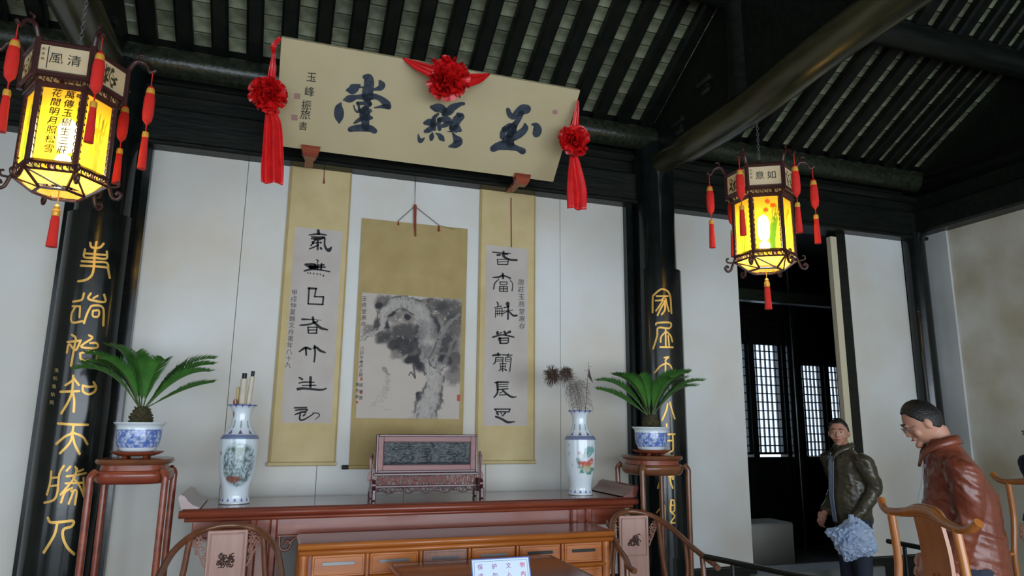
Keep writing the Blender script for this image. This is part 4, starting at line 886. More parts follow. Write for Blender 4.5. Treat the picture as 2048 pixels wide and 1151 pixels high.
# feathers: quill with curved barbs, an eye at the tip
def feather(pts, label, nb_, bl_, eye, seed):
    rnd = random.Random(seed); P = crom([tuple(atY(x, y, Y)) for x, y, Y in pts], 8); r = thing('peacock_feather', label, 'feather', tuple(P[0]))
    obj('quill', G().tube(P, np.linspace(.0028, .001, len(P)), 5), 'feather', r)
    g = G(); m_ = len(P)
    for k in range(nb_):
        t = .12+.86*k/nb_; i = min(m_-2, int(t*(m_-1))); f_ = t*(m_-1)-i; p = Vector(P[i]*(1-f_)+P[i+1]*f_); T = Vector(P[i+1]-P[i]).normalized(); S = T.cross(Vector((0, -1, 0))).normalized()*(1 if k % 2 else -1)
        L = bl_*rnd.uniform(.7, 1.15); q = []; yy = rnd.uniform(-.4, .4)
        for j in range(6):
            u = j/5; q.append(p+S*L*math.sin(u*1.9)*.85+T*L*(u*.55-u*u*.75)+Vector((0, yy*L*u, -L*.25*u*u)))
        g.tube(q, np.linspace(.0016, .0008, 6), 3, caps=False)
    obj('barbs', g, 'feather', r)
    if eye:
        p = Vector(P[-1]); T = Vector(P[-1]-P[-4]).normalized(); S = T.cross(Vector((0, -1, 0))).normalized(); g = G()
        for k in range(110):
            a = 2*PI*k/110; d = T*math.cos(a)+S*math.sin(a); L = eye*rnd.uniform(.7, 1.2)
            g.tube([p+d*.008, p+d*L*.6+Vector((0, rnd.uniform(-.01, .01), -.004)), p+d*L+Vector((0, 0, -.014))], [.003, .0024, .0008], 4, caps=False)
        g.lathe([(.0, -.006), (.022, 0), (.0, .006)], 12, tuple(p)); obj('eye_spot', g, 'feathereye', r)
feather([(1158, 830, -.5), (1150, 790, -.5), (1140, 765, -.5), (1122, 750, -.5), (1104, 748, -.51)], 'peacock feather drooping far left from the right vase, eye at its tip', 84, .055, .075, 1)
feather([(1160, 830, -.5), (1156, 790, -.49), (1148, 762, -.48), (1132, 744, -.48)], 'peacock feather behind with its eye near the wall seam', 70, .06, .06, 2)
feather([(1163, 830, -.5), (1161, 800, -.5), (1155, 778, -.5), (1150, 765, -.5)], 'short sparse feather with long open barbs in the right vase', 54, .10, 0, 3)
r = feather([(1170, 830, -.5), (1173, 790, -.5), (1175, 755, -.5), (1178, 722, -.5)], 'thin upright feather at the right of the right vase', 10, .03, 0, 4)
p = atY(1180, 752, -.5); g = G(); q = [atY(1178, 735, -.5), atY(1176, 752, -.5), atY(1186, 765, -.5), atY(1181, 748, -.5)]
g.add([tuple(a) for a in q]+[tuple(a+np.array([0, .003, 0])) for a in q], [(0, 1, 2, 3), (7, 6, 5, 4)]+[(i, (i+1) % 4, (i+1) % 4+4, i+4) for i in range(4)])
o = bpy.data.objects[[x.name for x in bpy.data.objects if x.name.startswith('peacock_feather')][-1]]; obj('tip_vane', g, 'feathereye', o)

# ------------------------------------------------------------------ table screen
ts = thing('table_screen', 'carved rosewood table screen with a dark stone relief on the altar table', 'table screen', (1.02, -.48, ZT))
u0, u1, YS = .665, 1.365, -.485
SZ1, SZ0 = 1.473, 1.222
def frame(g, x0, x1, z0, z1, t, y0, y1, b=.004):
    return g.box((x0, y0, z0), (x0+t, y1, z1), b).box((x1-t, y0, z0), (x1, y1, z1), b).box((x0+t, y0, z0), (x1-t, y1, z0+t), b).box((x0+t, y0, z1-t), (x1-t, y1, z1), b)
obj('outer_frame', frame(G(), u0, u1, SZ0, SZ1, .016, YS-.018, YS+.018), 'screendark', ts)
obj('flat_border', frame(G(), u0+.014, u1-.014, SZ0+.014, SZ1-.014, .036, YS-.012, YS+.012, .002), 'screenwood', ts)
obj('inner_bead', frame(G(), u0+.05, u1-.05, SZ0+.048, SZ1-.048, .007, YS-.016, YS+.012, .003), 'screendark', ts)
nx, nz = 150, 46; g = G(); xs_ = np.linspace(u0+.055, u1-.055, nx); zs_ = np.linspace(SZ0+.053, SZ1-.053, nz); XX, ZZ = np.meshgrid(xs_, zs_)
hh = fb(XX*45, ZZ*60, 4, 2)*.018*sm(0, .02, ZZ-zs_[0])*(.5+.5*np.sin(XX*16+1)**2)
g.add([(x, YS-.001-h, z) for x, z, h in zip(XX.ravel(), ZZ.ravel(), hh.ravel())], [(j*nx+i, j*nx+i+1, (j+1)*nx+i+1, (j+1)*nx+i) for j in range(nz-1) for i in range(nx-1)])
obj('stone_relief', g, 'slate', ts, smooth=True)
def openwork(x0, x1, z0, z1, y, seed, n, wavy=0):
    rnd = random.Random(seed); g = G()
    for k in range(n):
        c = Vector((x0+(x1-x0)*(k+.5)/n, y, (z0+z1)/2+rnd.uniform(-.1, .1)*(z1-z0))); s = (x1-x0)/n*.75; h = (z1-z0)*.52; ph = rnd.uniform(0, 6); di = rnd.choice((-1, 1))
        P = [c+Vector((s*math.cos(ph+di*a)*(1-a/6), 0, h*math.sin(ph+di*a)*(1-a/8))) for a in np.linspace(0, 4, 9)]
        P = [Vector((p.x, p.y, min(z1, max(z0, p.z)))) for p in P]; g.tube(P, .0042, 5)
        a = c+Vector((rnd.uniform(-.5, .5)*s, 0, h)); b = c+Vector((rnd.uniform(-1, 1)*s, 0, -h)); m_ = (a+b)/2+Vector((rnd.uniform(-1, 1)*s*.5, 0, 0))
        g.tube(crom([a, m_, b], 4), .0036, 5)
    if wavy: g.tube([(x, y, z0+.008*math.sin((x-x0)*50)-.002) for x in np.linspace(x0, x1, 60)], .004, 5)
    return g
obj('upper_rail', G().box((u0-.01, YS-.016, 1.203), (u1+.01, YS+.016, 1.22), .004), 'screendark', ts)
obj('openwork_panel', openwork(u0+.005, u1-.005, 1.143, 1.203, YS, 3, 40), 'screenwood', ts, smooth=True)
obj('lower_rail', G().box((u0-.01, YS-.016, 1.127), (u1+.01, YS+.016, 1.143), .004), 'screendark', ts)
obj('scroll_apron', openwork(u0+.005, u1-.005, 1.10, 1.127, YS, 5, 30, 1), 'screendark', ts, smooth=True)
for s, x in ((-1, u0-.012), (1, u1+.012)):
    g = G(); g.prism([(-.012, ZT), (-.012, 1.30), (-.03, 1.33), (-.012, 1.36), (.0, 1.33), (.012, 1.23), (.012, ZT)], lambda u, v, w_: (x+s*abs(u)*(.6 if v > 1.28 else 1)*(1), YS-.014+w_+u*.4, v), .028)
    obj('side_post', g, 'screendark', ts)
    g = G().box((x-.014, YS-.10, ZT), (x+.014, YS-.07, ZT+.05), .006).box((x-.014, YS+.07, ZT), (x+.014, YS+.10, ZT+.05), .006).box((x-.014, YS-.10, ZT+.04), (x+.014, YS+.10, ZT+.07), .006)
    for q in (-1, 1): g.tube([(x-.012, YS+q*.05, ZT+.095), (x+.012, YS+q*.05, ZT+.095)], .032, 14)
    auto(obj('drum_foot', g, 'screendark', ts)); g = G().prism([(0, 0), (.045, 0), (.05, .03), (.03, .09), (.035, .16), (.02, .2), (0, .22)], lambda u, v, w_: (x+s*.006-.006*s+w_*s, YS-.02-u if 0 else YS-.015-u*.3, 1.13+v), .012)
    obj('side_bracket', G().prism([(0, 0), (.03, 0), (.034, .03), (.018, .07), (.026, .13), (.012, .17), (0, .19)], lambda u, v, w_: (x+s*u, YS-.006+w_, 1.17+v), .012), 'screenwood', ts)

# ------------------------------------------------------------------ flower stands, pots and sago palms
def flower_stand(cx, cy, label, W2='redwood'):
    s = thing('flower_stand', label, 'plant stand', (cx, cy, 0)); h = .195; z1 = 1.335
    def sq(hw, n=9, e=3.2):   # rounded square outline
        return [(math.copysign(abs(math.cos(a))**(2/e), math.cos(a))*hw, math.copysign(abs(math.sin(a))**(2/e), math.sin(a))*hw) for a in np.linspace(0, 2*PI, n*4+1)[:-1]]
    def layer(g, stack):
        m_ = 36; V = []
        for hw, z in stack: V += [(cx+x, cy+y, z) for x, y in sq(hw)]
        F = [(i*m_+j, i*m_+(j+1) % m_, (i+1)*m_+(j+1) % m_, (i+1)*m_+j) for i in range(len(stack)-1) for j in range(m_)]+[tuple(range(m_-1, -1, -1)), tuple((len(stack)-1)*m_+j for j in range(m_))]
        return g.add(V, F)
    auto(obj('top', layer(G(), [(.17, z1-.035), (.19, z1-.028), (.198, z1-.016), (.193, z1-.002), (.18, z1)]), 'chairwood', s), 50)
    auto(obj('waist', layer(G(), [(.172, z1-.065), (.168, z1-.034)]), 'redwood', s), 50)
    auto(obj('apron', layer(G(), [(.175, z1-.135), (.19, z1-.12), (.2, z1-.09), (.197, z1-.07), (.185, z1-.062)]), W2, s), 50)
    for sx in (-1, 1):
        for sy in (-1, 1):
            P = [(cx+sx*.165, cy+sy*.165, z1-.065), (cx+sx*.184, cy+sy*.184, z1-.095), (cx+sx*.184, cy+sy*.184, z1-.17), (cx+sx*.182, cy+sy*.182, .7), (cx+sx*.182, cy+sy*.182, .12), (cx+sx*.2, cy+sy*.2, .02)]
            auto(obj('leg', G().tube(crom(P, 3), .019, 10), W2, s), 60)
    obj('stretcher', G().box((cx-.18, cy-.18, .28), (cx+.18, cy+.18, .3), .004), 'redwood', s)
    return z1
def saucer(cx, cy, z, label):
    o = thing('pot_saucer', label, 'saucer', (cx, cy, z))
    auto(obj('plate', G().lathe([(.09, .012), (.11, .018), (.135, .03), (.14, .038), (.12, .036), (.05, .034)], 40, (cx, cy, z)), 'redwood', o), 50)
    for k in range(4):
        a = PI/4+k*PI/2; auto(obj('foot', G().lathe([(.016, 0), (.012, .008), (.016, .018)], 10, (cx+.075*math.cos(a), cy+.075*math.sin(a), z)), 'redwood', o))
    return z+.034
def potcol(th, z):
    c = np.tile(WB*1.02, (len(z), 1)); x = th*.13; n1 = fb(x*55, z*55, 3, 4); n2 = fb(x*110+3, z*110, 3, 11)
    band = (z > .028)*(z < .125); c = mixc(c, (.03, .09, .42), band*sm(.36, .55, n1*.55+n2*.45)*.92)
    c = mixc(c, (.1, .2, .55), band*.35); c = mixc(c, (.02, .06, .32), (np.abs(z-.126) < .0022)*.9+(np.abs(z-.026) < .002)*.9); return c
def pot(cx, cy, z, label):
    o = thing('flower_pot', label, 'flower pot', (cx, cy, z)); ang = math.atan2(CAM[1]-cy, CAM[0]-cx)
    painted_lathe('bowl', [(.07, 0), (.088, .003), (.098, .015), (.112, .05), (.118, .09), (.119, .125), (.122, .145), (.136, .160), (.139, .166), (.132, .168), (.113, .155), (.11, .14)], 140, (cx, cy, z), potcol, o, ang)
    obj('soil', G().lathe([(.0005, .148), (.111, .145)], 30, (cx, cy, z)), 'soil', o); return z+.146
def frond(parent, base, az, el, L, droop, seed, wid=.118):
    rnd = random.Random(seed); n = 26; P = []; e = el; p = Vector(base); tw = rnd.uniform(-.3, .3)
    for i in range(n+1):
        P.append(p.copy()); d = Vector((math.cos(az)*math.cos(e), math.sin(az)*math.cos(e), math.sin(e))); p = p+d*L/n; e -= droop/n*(i/n)*2
    fr = obj('frond', G().tube(P, np.linspace(.0042, .0012, n+1), 5), 'stem', parent); g = G()
    for k in range(120):
        t = .16+.84*(k//2)/60; i = min(n-1, int(t*n)); f_ = t*n-i; q = P[i].lerp(P[i+1], f_); T = (P[i+1]-P[i]).normalized(); S = T.cross(Vector((0, 0, 1))).normalized(); N = S.cross(T)
        s = 1 if k % 2 else -1; ln = wid*math.sin(min(1, (t-.12)*1.5)*PI*.5)*(1-.55*max(0, t-.55)/.45)*rnd.uniform(.9, 1.1)
        D = (S*s*.80+T*.55+N*(.42+rnd.uniform(-.08, .08))).normalized(); D2 = (D+T*.25-N*.25).normalized(); W2 = T*.0042
        m_ = q+D*ln*.55; en = m_+D2*ln*.45
        g.add([q-W2*.7, q+W2*.7, m_+W2, m_-W2, en], [(0, 1, 2, 3), (3, 2, 4)])
    obj('leaflets', g, 'leaf', fr)
def palm(cx, cy, z, label, fr, seed):
    o = thing('sago_palm', label, 'potted plant', (cx, cy, z)); rnd = random.Random(seed)
    g = G().lathe([(.052, -.02), (.058, .02), (.055, .06), (.04, .095), (.02, .115)], 16, (cx, cy, z))
    for k in range(150):
        a = rnd.random()*2*PI; zz = rnd.uniform(-.0, .105); rr = .056*(1-max(0, zz-.05)*8); c = Vector((cx+rr*math.cos(a), cy+rr*math.sin(a), z+zz)); d = Vector((math.cos(a), math.sin(a), .7)); t = Vector((-math.sin(a), math.cos(a), 0))
        g.add([c-t*.007-Vector((0, 0, .006)), c+t*.007-Vector((0, 0, .006)), c+d*.012, c+Vector((0, 0, .008))], [(0, 1, 2), (1, 3, 2), (3, 0, 2)])
    obj('trunk', g, 'palmtrunk', o)
    for i, (az, el, L, dr) in enumerate(fr): frond(o, (cx+.012*math.cos(R(az)), cy+.012*math.sin(R(az)), z+.10), R(az), R(el), L, dr, seed*50+i)
for cx, nm, fr, sd in ((-.725, 'left', [(8, 62, .50, 1.25), (-8, 55, .47, 1.1), (-25, 46, .46, 1.0), (5, 32, .40, .45), (172, 62, .46, 1.5), (184, 55, .45, 1.45), (200, 66, .46, 1.3), (150, 75, .5, 1.3), (228, 62, .42, 1.2), (262, 74, .36, 1.2), (120, 80, .40, 1.0), (300, 70, .38, 1.2)], 1),
                       (2.655, 'right', [(12, 58, .50, 1.15), (2, 46, .48, .95), (-15, 52, .50, 1.1), (175, 50, .50, 1.1), (180, 32, .47, .5), (190, 62, .46, 1.2), (205, 60, .46, 1.2), (225, 66, .42, 1.2), (-45, 68, .46, 1.2), (-70, 72, .42, 1.2), (150, 70, .42, 1.2), (-5, 68, .48, 1.3), (270, 60, .42, 1.2)], 2)):
    z = flower_stand(cx, -.63, 'tall %s wooden flower stand at the %s end of the altar table' % ('reddish' if nm == 'left' else 'brown', nm), 'redwood' if nm == 'left' else 'chairwood')
    z = saucer(cx, -.63, z, 'round wooden saucer stand under the %s flower pot' % nm)
    z = pot(cx, -.63, z, 'blue and white porcelain flower pot on the %s stand' % nm)
    palm(cx, -.63, z, 'green sago palm growing in the %s blue and white pot' % nm, fr, sd)

# ------------------------------------------------------------------ horseshoe armchairs beside the drawer table
def armchair(cx, cy, wd, label, rz=0, zz=0):
    o = thing('horseshoe_armchair', label, 'armchair', (cx, cy, 0), rz, world=False); W = 'chairwood'
    K = [(1.06, -.36, .735), (1.10, -.30, .745), (1.02, -.20, .775), (.98, -.05, .815), (.88, .12, .88), (.62, .24, .94), (.3, .295, .968), (0, .31, .975)]
    P = [(x*wd, y, z+zz) for x, y, z in K]; P = P+[(-x, y, z) for x, y, z in P[-2::-1]]
    auto(obj('crest_rail', G().tube(crom(P, 5), .0175, 12), W, o), 60)
    g = G().box((-.105, .262, .50), (.105, .282, .955+zz), .004)
    sp_ = obj('splat', g, 'pinkwood', o)
    gg = G()
    for x0, z0, x1, z1 in ((-.09, .70, .09, .94),): gg = frame(gg, x0, x1, z0, z1+zz, .007, .254, .264, .002)
    obj('splat_bead', gg, 'pinkwood', sp_)
    rnd = random.Random(int(cx*10)); gg = G()
    for k in range(26):
        c = Vector((rnd.uniform(-.036, .036), .258, .80+rnd.uniform(-.032, .032))); gg.tube([c+Vector((math.cos(a)*.011, 0, math.sin(a)*.009)) for a in np.linspace(k, k+4.4, 7)], .0028, 4)
    obj('carved_medallion', gg, 'carve', sp_)
    for s in (-1, 1):
        gg = G()
        for k in range(26):
            u = rnd.random(); v = rnd.random(); v = v*(1-u); c = Vector((s*(.112+u*.075), .27, .945+zz-.01*u*4-v*.17)); gg.tube([c+Vector((math.cos(a)*.010, 0, math.sin(a)*.010)) for a in np.linspace(k, k+4.4, 6)], .003, 4)
        gg.tube([(s*.19, .27, .93+zz), (s*.14, .27, .83+zz), (s*.108, .27, .76+zz)], .005, 5)
        obj('carved_spandrel', gg, 'pinkwood', o)
    obj('seat', G().box((-wd+.01, -.26, .46), (wd-.01, .27, .49), .01), W, o)
    obj('seat_apron', G().box((-wd+.04, -.245, .38), (wd-.04, -.23, .46)).box((-wd+.03, -.22, .38), (-wd+.045, .24, .46)).box((wd-.045, -.22, .38), (wd-.03, .24, .46)), W, o)
    for s in (-1, 1):
        auto(obj('leg', G().tube(crom([(s*(wd-.025), -.235, 0), (s*(wd-.028), -.235, .47), (s*(wd-.0), -.215, .62), (s*wd*1.0, -.20, .775+zz)], 4), .016, 10), W, o), 60)
        auto(obj('leg', G().tube(crom([(s*(wd-.025), .24, 0), (s*(wd-.028), .24, .47), (s*wd*.74, .235, .72), (s*wd*.66, .225, .93+zz)], 4), .016, 10), W, o), 60)
        auto(obj('arm_post', G().tube(crom([(s*(wd-.02), .02, .48), (s*(wd+.005), .01, .64), (s*wd*.96, .0, .83+zz)], 4), .012, 8), W, o), 60)
        obj('stretcher', G().tube([(s*(wd-.026), -.235, .16), (s*(wd-.026), .24, .16)], .011, 8), W, o)
    obj('stretcher', G().tube([(-wd+.026, -.235, .1), (wd-.026, -.235, .1)], .013, 8), W, o)
    return o
armchair(-.185, -1.17, .285, 'horseshoe-backed armchair left of the drawer table with carved pink splat')
armchair(2.31, -1.18, .245, 'horseshoe-backed armchair right of the drawer table beneath the right palm', R(-6))

# ------------------------------------------------------------------ yoke-back chairs
def yokechair(loc, rz, label, hw=.33, sc=1.0):
    o = thing('yoke_back_chair', label, 'chair', loc, rz, world=False); W = 'yokewood'
    Y = [(-hw, .215, 1.232, .017), (-hw+.04, .205, 1.205, .0155), (-hw*.72, .20, 1.195, .0155), (-.15, .21, 1.205, .019), (-.07, .225, 1.222, .026), (0, .23, 1.226, .028)]
    Y = Y+[(-x, y, z, r_) for x, y, z, r_ in Y[-2::-1]]; Pc = crom(Y, 5)
    auto(obj('yoke_rail', G().tube([p[:3] for p in Pc], list(Pc[:, 3]), 12, sq=1), W, o), 60)
    pr = [(.215, .50), (.20, .62), (.215, .78), (.245, .95), (.245, 1.08), (.225, 1.215)]; C_ = crom(pr, 5); g = G(); V = []
    for y, z in C_:
        wx_ = .098+.012*math.sin((z-.5)*4); V += [(-wx_, y-.007, z), (wx_, y-.007, z), (wx_, y+.007, z), (-wx_, y+.007, z)]
    m_ = len(C_); g.add(V, [(4*i+j, 4*i+(j+1) % 4, 4*i+4+(j+1) % 4, 4*i+4+j) for i in range(m_-1) for j in range(4)]+[(3, 2, 1, 0), (4*m_-4, 4*m_-3, 4*m_-2, 4*m_-1)])
    sp_ = auto(obj('splat', g, W, o), 50); gg = G(); rnd = random.Random(3)
    for k in range(12):
        c = Vector((rnd.uniform(-.022, .022), .2215, .955+rnd.uniform(-.03, .03))); gg.tube([c+Vector((math.cos(a)*.012, .012*0, math.sin(a)*.014)) for a in np.linspace(k*.7, k*.7+3.4, 6)], .0022, 4)
    gg.tube([Vector((.036*math.cos(a), .2225, .955+.042*math.sin(a))) for a in np.linspace(0, 2*PI, 25)], .0024, 4)
    for v in range(len(gg.v)): x, y, z = gg.v[v]; gg.v[v] = (x, y+.014, z)
    obj('carved_medallion', gg, W, sp_)
    for s in (-1, 1):
        auto(obj('leg', G().tube(crom([(s*.27, .22, 0), (s*.265, .21, .48), (s*.26, .19, .75), (s*.258, .215, .98), (s*.25, .20, 1.195)], 4), .0165, 10), 'redwood' if 0 else W, o), 60)
        auto(obj('leg', G().tube(crom([(s*.27, -.22, 0), (s*.265, -.215, .48), (s*.275, -.2, .6), (s*.27, -.215, .72)], 4), .016, 10), W, o), 60)
        auto(obj('arm', G().tube(crom([(s*.26, .20, .79), (s*.275, .08, .775), (s*.285, -.08, .75), (s*.275, -.24, .73)], 4), .0155, 10), W, o), 60)
        obj('arm_post', G().tube([(s*.265, .0, .48), (s*.28, -.01, .76)], .011, 8), W, o, smooth=True)
        obj('stretcher', G().tube([(s*.268, -.22, .16), (s*.268, .22, .16)], .011, 8), W, o, smooth=True)
    obj('seat', G().box((-.28, -.24, .46), (.28, .23, .495), .01), W, o)
    obj('seat_apron', G().box((-.25, -.23, .37), (.25, -.215, .46)).box((-.25, .205, .37), (.25, .22, .46)), W, o)
    obj('stretcher', G().tube([(-.268, -.22, .09), (.268, -.22, .09)], .013, 8), W, o, smooth=True)
    o.scale = (sc, sc, sc)
    return o
yokechair((2.27, -2.96, 0), R(-113), 'glossy orange-brown yoke-back chair in the right foreground before the stooping man', .37, 1.0)
yokechair((4.05, -2.28, 0), R(-100), 'glossy brown yoke-back chair cut by the right edge of the picture', .37, 1.03)
# dark low side rails
def rail(a, b, n, label):
    o = thing('side_rail', label, 'railing', (a[0], a[1], 0)); a = Vector(a); b = Vector(b); auto(obj('top_rail', G().tube([a, b], .016, 10), 'lacquer', o))
    obj('seat_plank', G().tube([Vector((a.x, a.y, .46)), Vector((b.x, b.y, .46))], .03, 4), 'darkwood', o)
    for k in range(n):
        p = a.lerp(b, (k+.5)/n); auto(obj('baluster', G().tube([Vector((p.x, p.y, .0)), p], .0125, 8), 'lacquer', o))
rail((2.45, -1.56, .80), (2.66, -2.30, .80), 2, 'black low rail running right from the end of the right armchair')
rail((3.98, -1.42, .80), (3.98, -1.94, .80), 2, 'black low rail behind the foreground yoke-back chair')
# ------------------------------------------------------------------ people
def remesh(g, vox, name, m, parent, smooth_it=4, disp=0, dsc=10, seed=0):
    me = bpy.data.meshes.new('t'); me.from_pydata(g.v, [], g.f); bm = bmesh.new(); bm.from_mesh(me); bmesh.ops.recalc_face_normals(bm, faces=bm.faces); bm.to_mesh(me); bm.free()
    o = bpy.data.objects.new('t', me); COL.objects.link(o); md = o.modifiers.new('r', 'REMESH'); md.mode = 'VOXEL'; md.voxel_size = vox
    s = o.modifiers.new('s', 'SMOOTH'); s.iterations = smooth_it; s.factor = .5
    dg = bpy.context.evaluated_depsgraph_get(); new = bpy.data.meshes.new_from_object(o.evaluated_get(dg)); bpy.data.objects.remove(o); bpy.data.meshes.remove(me)
    if disp:
        nv = len(new.vertices); co = np.zeros(nv*3); new.vertices.foreach_get('co', co); no = np.zeros(nv*3); new.vertices.foreach_get('normal', no); co = co.reshape(-1, 3); no = no.reshape(-1, 3)
        h = (np.abs(fb(co[:, 0]*dsc+co[:, 1]*dsc*.7+seed, co[:, 2]*dsc*1.4+co[:, 1]*dsc*.5, 3)-.5)*2)
        co -= no*(h[:, None]*disp); new.vertices.foreach_set('co', co.ravel())
    new.name = name; new.materials.clear(); new.materials.append(M[m]); new.polygons.foreach_set('use_smooth', [True]*len(new.polygons))
    ob = bpy.data.objects.new(name, new); COL.objects.link(ob); ob.parent = parent; return ob
def loft(g, rows, n=20):
    """rows: (x, y, z, rx, ry) horizontal ellipses"""
    V = []; F = []
    for x, y, z, a, b in rows:
        for j in range(n): t = 2*PI*j/n; V.append((x+a*math.cos(t), y+b*math.sin(t), z))
    m_ = len(rows)
    for i in range(m_-1):
        for j in range(n): F.append((i*n+j, i*n+(j+1) % n, (i+1)*n+(j+1) % n, (i+1)*n+j))
    F += [tuple(range(n-1, -1, -1)), tuple((m_-1)*n+j for j in range(n))]; return g.add(V, F)
def ellip(g, c, r, n=14, rot=None):
    V = []; F = []; k = n//2+1
    for i in range(k+1):
        p = PI*i/k
        for j in range(n): t = 2*PI*j/n; V.append(Vector((math.sin(p)*math.cos(t)*r[0], math.sin(p)*math.sin(t)*r[1], math.cos(p)*r[2])))
    if rot: V = [rot @ v for v in V]
    V = [v+Vector(c) for v in V]
    for i in range(k):
        for j in range(n): F.append((i*n+j, i*n+(j+1) % n, (i+1)*n+(j+1) % n, (i+1)*n+j))
    return g.add(V, F)
def headmesh(fat=1.0):
    """face looks along -y, origin at the head centre, 0.235 tall"""
    g = G(); n, k = 40, 34; V = []
    for i in range(k+1):
        p = PI*i/k
        for j in range(n):
            t = 2*PI*j/n; x, y, z = math.sin(p)*math.cos(t), math.sin(p)*math.sin(t), math.cos(p)
            jaw = max(0, -z); X = x*.078*(1-.24*jaw**1.3)*fat; Y = y*(.098 if y > 0 else .092)*(1-(.30*jaw**1.2 if y > 0 else .02*jaw)); Z = z*.118
            if y < -.3 and z < .2: Y -= .006*jaw
            V.append((X, Y, Z))
    g.add(V, [(i*n+j, i*n+(j+1) % n, (i+1)*n+(j+1) % n, (i+1)*n+j) for i in range(k) for j in range(n)])
    ellip(g, (0, -.093, -.012), (.0115, .017, .028)); ellip(g, (0, -.101, -.026), (.011, .011, .009)); ellip(g, (-.011, -.096, -.029), (.008, .009, .007)); ellip(g, (.011, -.096, -.029), (.008, .009, .007))
    ellip(g, (0, -.087, .028), (.05, .014, .009)); ellip(g, (0, -.088, -.056), (.024, .011, .010)); ellip(g, (0, -.082, -.092), (.026, .020, .018))
    for s in (-1, 1):
        ellip(g, (s*.040*fat, -.058, -.028), (.028, .022, .028)); ellip(g, (s*.03, -.080, .013), (.017, .007, .005)); ellip(g, (s*.081*fat, .008, -.012), (.009, .019, .031))
    return g
def person(loc, rz, label, H, lean, headpitch, headyaw, jm, hold, belly=0., fat=1., arms=None, jopen=True, glasses=False):
    root = thing('person', label, 'person', loc, rz, world=False); S = H/1.70
    hz = .93
    def bend(p):
        x, y, z = p
        if z > hz:
            k = min(1, (z-hz)/.45); a = lean*k*.5+lean*.5*max(0, min(1, (z-1.2)/.25)); dz = z-hz; y2 = y-dz*math.sin(a); z2 = hz+dz*math.cos(a); return (x, y2, z2)
        return (x, y, z)
    def fin(g): g.v = [tuple(q*S for q in bend(p)) for p in g.v]; return g
    A = arms or [dict(sh=(.195, .01, 1.37), el=(.26, .03, 1.09), wr=(.24, -.10, .86)), dict(sh=(-.195, .01, 1.37), el=(-.26, .03, 1.09), wr=(-.24, -.10, .86))]
    g = G(); loft(g, [(0, 0, .86, .15, .10), (0, 0, .95, .155, .11+belly*.5), (0, -belly*.5, 1.1, .15, .10+belly), (0, 0, 1.25, .165, .11+belly*.4), (0, 0, 1.36, .17, .10), (0, .01, 1.42, .10, .075), (0, .01, 1.46, .058, .058), (0, -.002, 1.54, .054, .056)])
    for s in (-1, 1): g.tube(crom([(s*.09, 0, .9), (s*.095, -.01, .5), (s*.10, .01, .1)], 5), [.088, .085, .08, .073, .067, .06, .056, .052, .047, .042, .038], 16)
    for s in (-1, 1): ellip(g, (s*.1, -.05, .045), (.042, .12, .038))
    hands = []
    for a in A:
        sh, el, wr = map(Vector, (a['sh'], a['el'], a['wr'])); g.tube(crom([sh+Vector((math.copysign(-.04, sh.x), 0, -.04)), el, wr], 6), np.linspace(.050, .028, 13), 14)
        d = (wr-el).normalized(); sd = 1 if sh.x > 0 else -1; nn = Vector((sd, 0, 0)); nn = (nn-nn.dot(d)*d).normalized(); w_ = d.cross(nn)
        pc = wr+d*.045; rot = Matrix((w_, nn, d)).transposed(); ellip(g, pc, (.040, .017, .052), 16, rot)
        for k, (off, ln) in enumerate(((-.030, .066), (-.010, .078), (.010, .073), (.029, .058))):
            b = pc+w_*off+d*.038; cu = -nn*1
            g.tube([b-d*.012, b+d*ln*.40+cu*.004, b+d*ln*.70+cu*.024, b+d*ln*.78+cu*.046], [.0100, .0095, .0088, .0078], 8)
        tdir = -1; b = wr+d*.02+w_*(-.034); g.tube([wr+d*.012+w_*(-.02), b+d*.012+w_*(-.012), b+d*.045+w_*(-.014)-nn*.012, b+d*.066+w_*(-.004)-nn*.022], [.012, .012, .011, .009], 8)
        hands.append(pc+d*.05)
    g = fin(g)
    # head placed at the top of the bent neck
    top = Vector(bend((0, -.004, 1.50)))*S; hr = Matrix.Rotation(headyaw, 3, 'Z') @ Matrix.Rotation(lean*.6+headpitch, 3, 'X'); hc = top+hr @ Vector((0, -.022, .075))*S
    h = headmesh(fat); g.add([hc+hr @ (Vector(p)*S*.98) for p in h.v], h.f)
    remesh(g, .005, 'body', 'skin', root, 5)
    HP = lambda p: hc+hr @ (Vector(p)*S*.98)
    # hair cap with hairline, eyes, brows and lips
    g = G(); n, k = 44, 26; V = []; keep = {}
    def hl(t):   # lowest polar angle covered, by azimuth (front = -90 deg)
        f_ = -math.sin(t); j_ = .07*(vn(np.array(t*6.+50), np.array(3.3))-.5); return j_+(.80 if f_ > .80 else (.80+(.80-f_)*1.05 if f_ > .12 else (1.52+(.12-f_)*.9 if f_ > -.25 else 1.90+min(.22, -(f_+.25)*.5))))
    for i in range(k+1):
        for j in range(n):
            t = 2*PI*j/n; p = hl(t)*i/k; x, y, z = math.sin(p)*math.cos(t), math.sin(p)*math.sin(t), math.cos(p); e = 1.045+.035*vn(np.array(t*8+20), np.array(p*9))+.02*math.cos(p)
            if i == k: e = .985
            jaw = max(0, -z); V.append(HP((x*.079*fat*e*(1-.2*jaw), y*(.1 if y > 0 else .092)*e*(1-(.3*jaw if y > 0 else 0)), z*.118*e)))
    g.add(V, [(i*n+j, i*n+(j+1) % n, (i+1)*n+(j+1) % n, (i+1)*n+j) for i in range(k) for j in range(n)]); obj('hair', g, 'hair', root, smooth=True)
    g = G()
    for s in (-1, 1): g.tube([HP((s*.016, -.0965, .030)), HP((s*.032, -.094, .036)), HP((s*.05, -.083, .031))], [.003, .0042, .0025], 6)
    obj('eyebrows', g, 'hair', root)
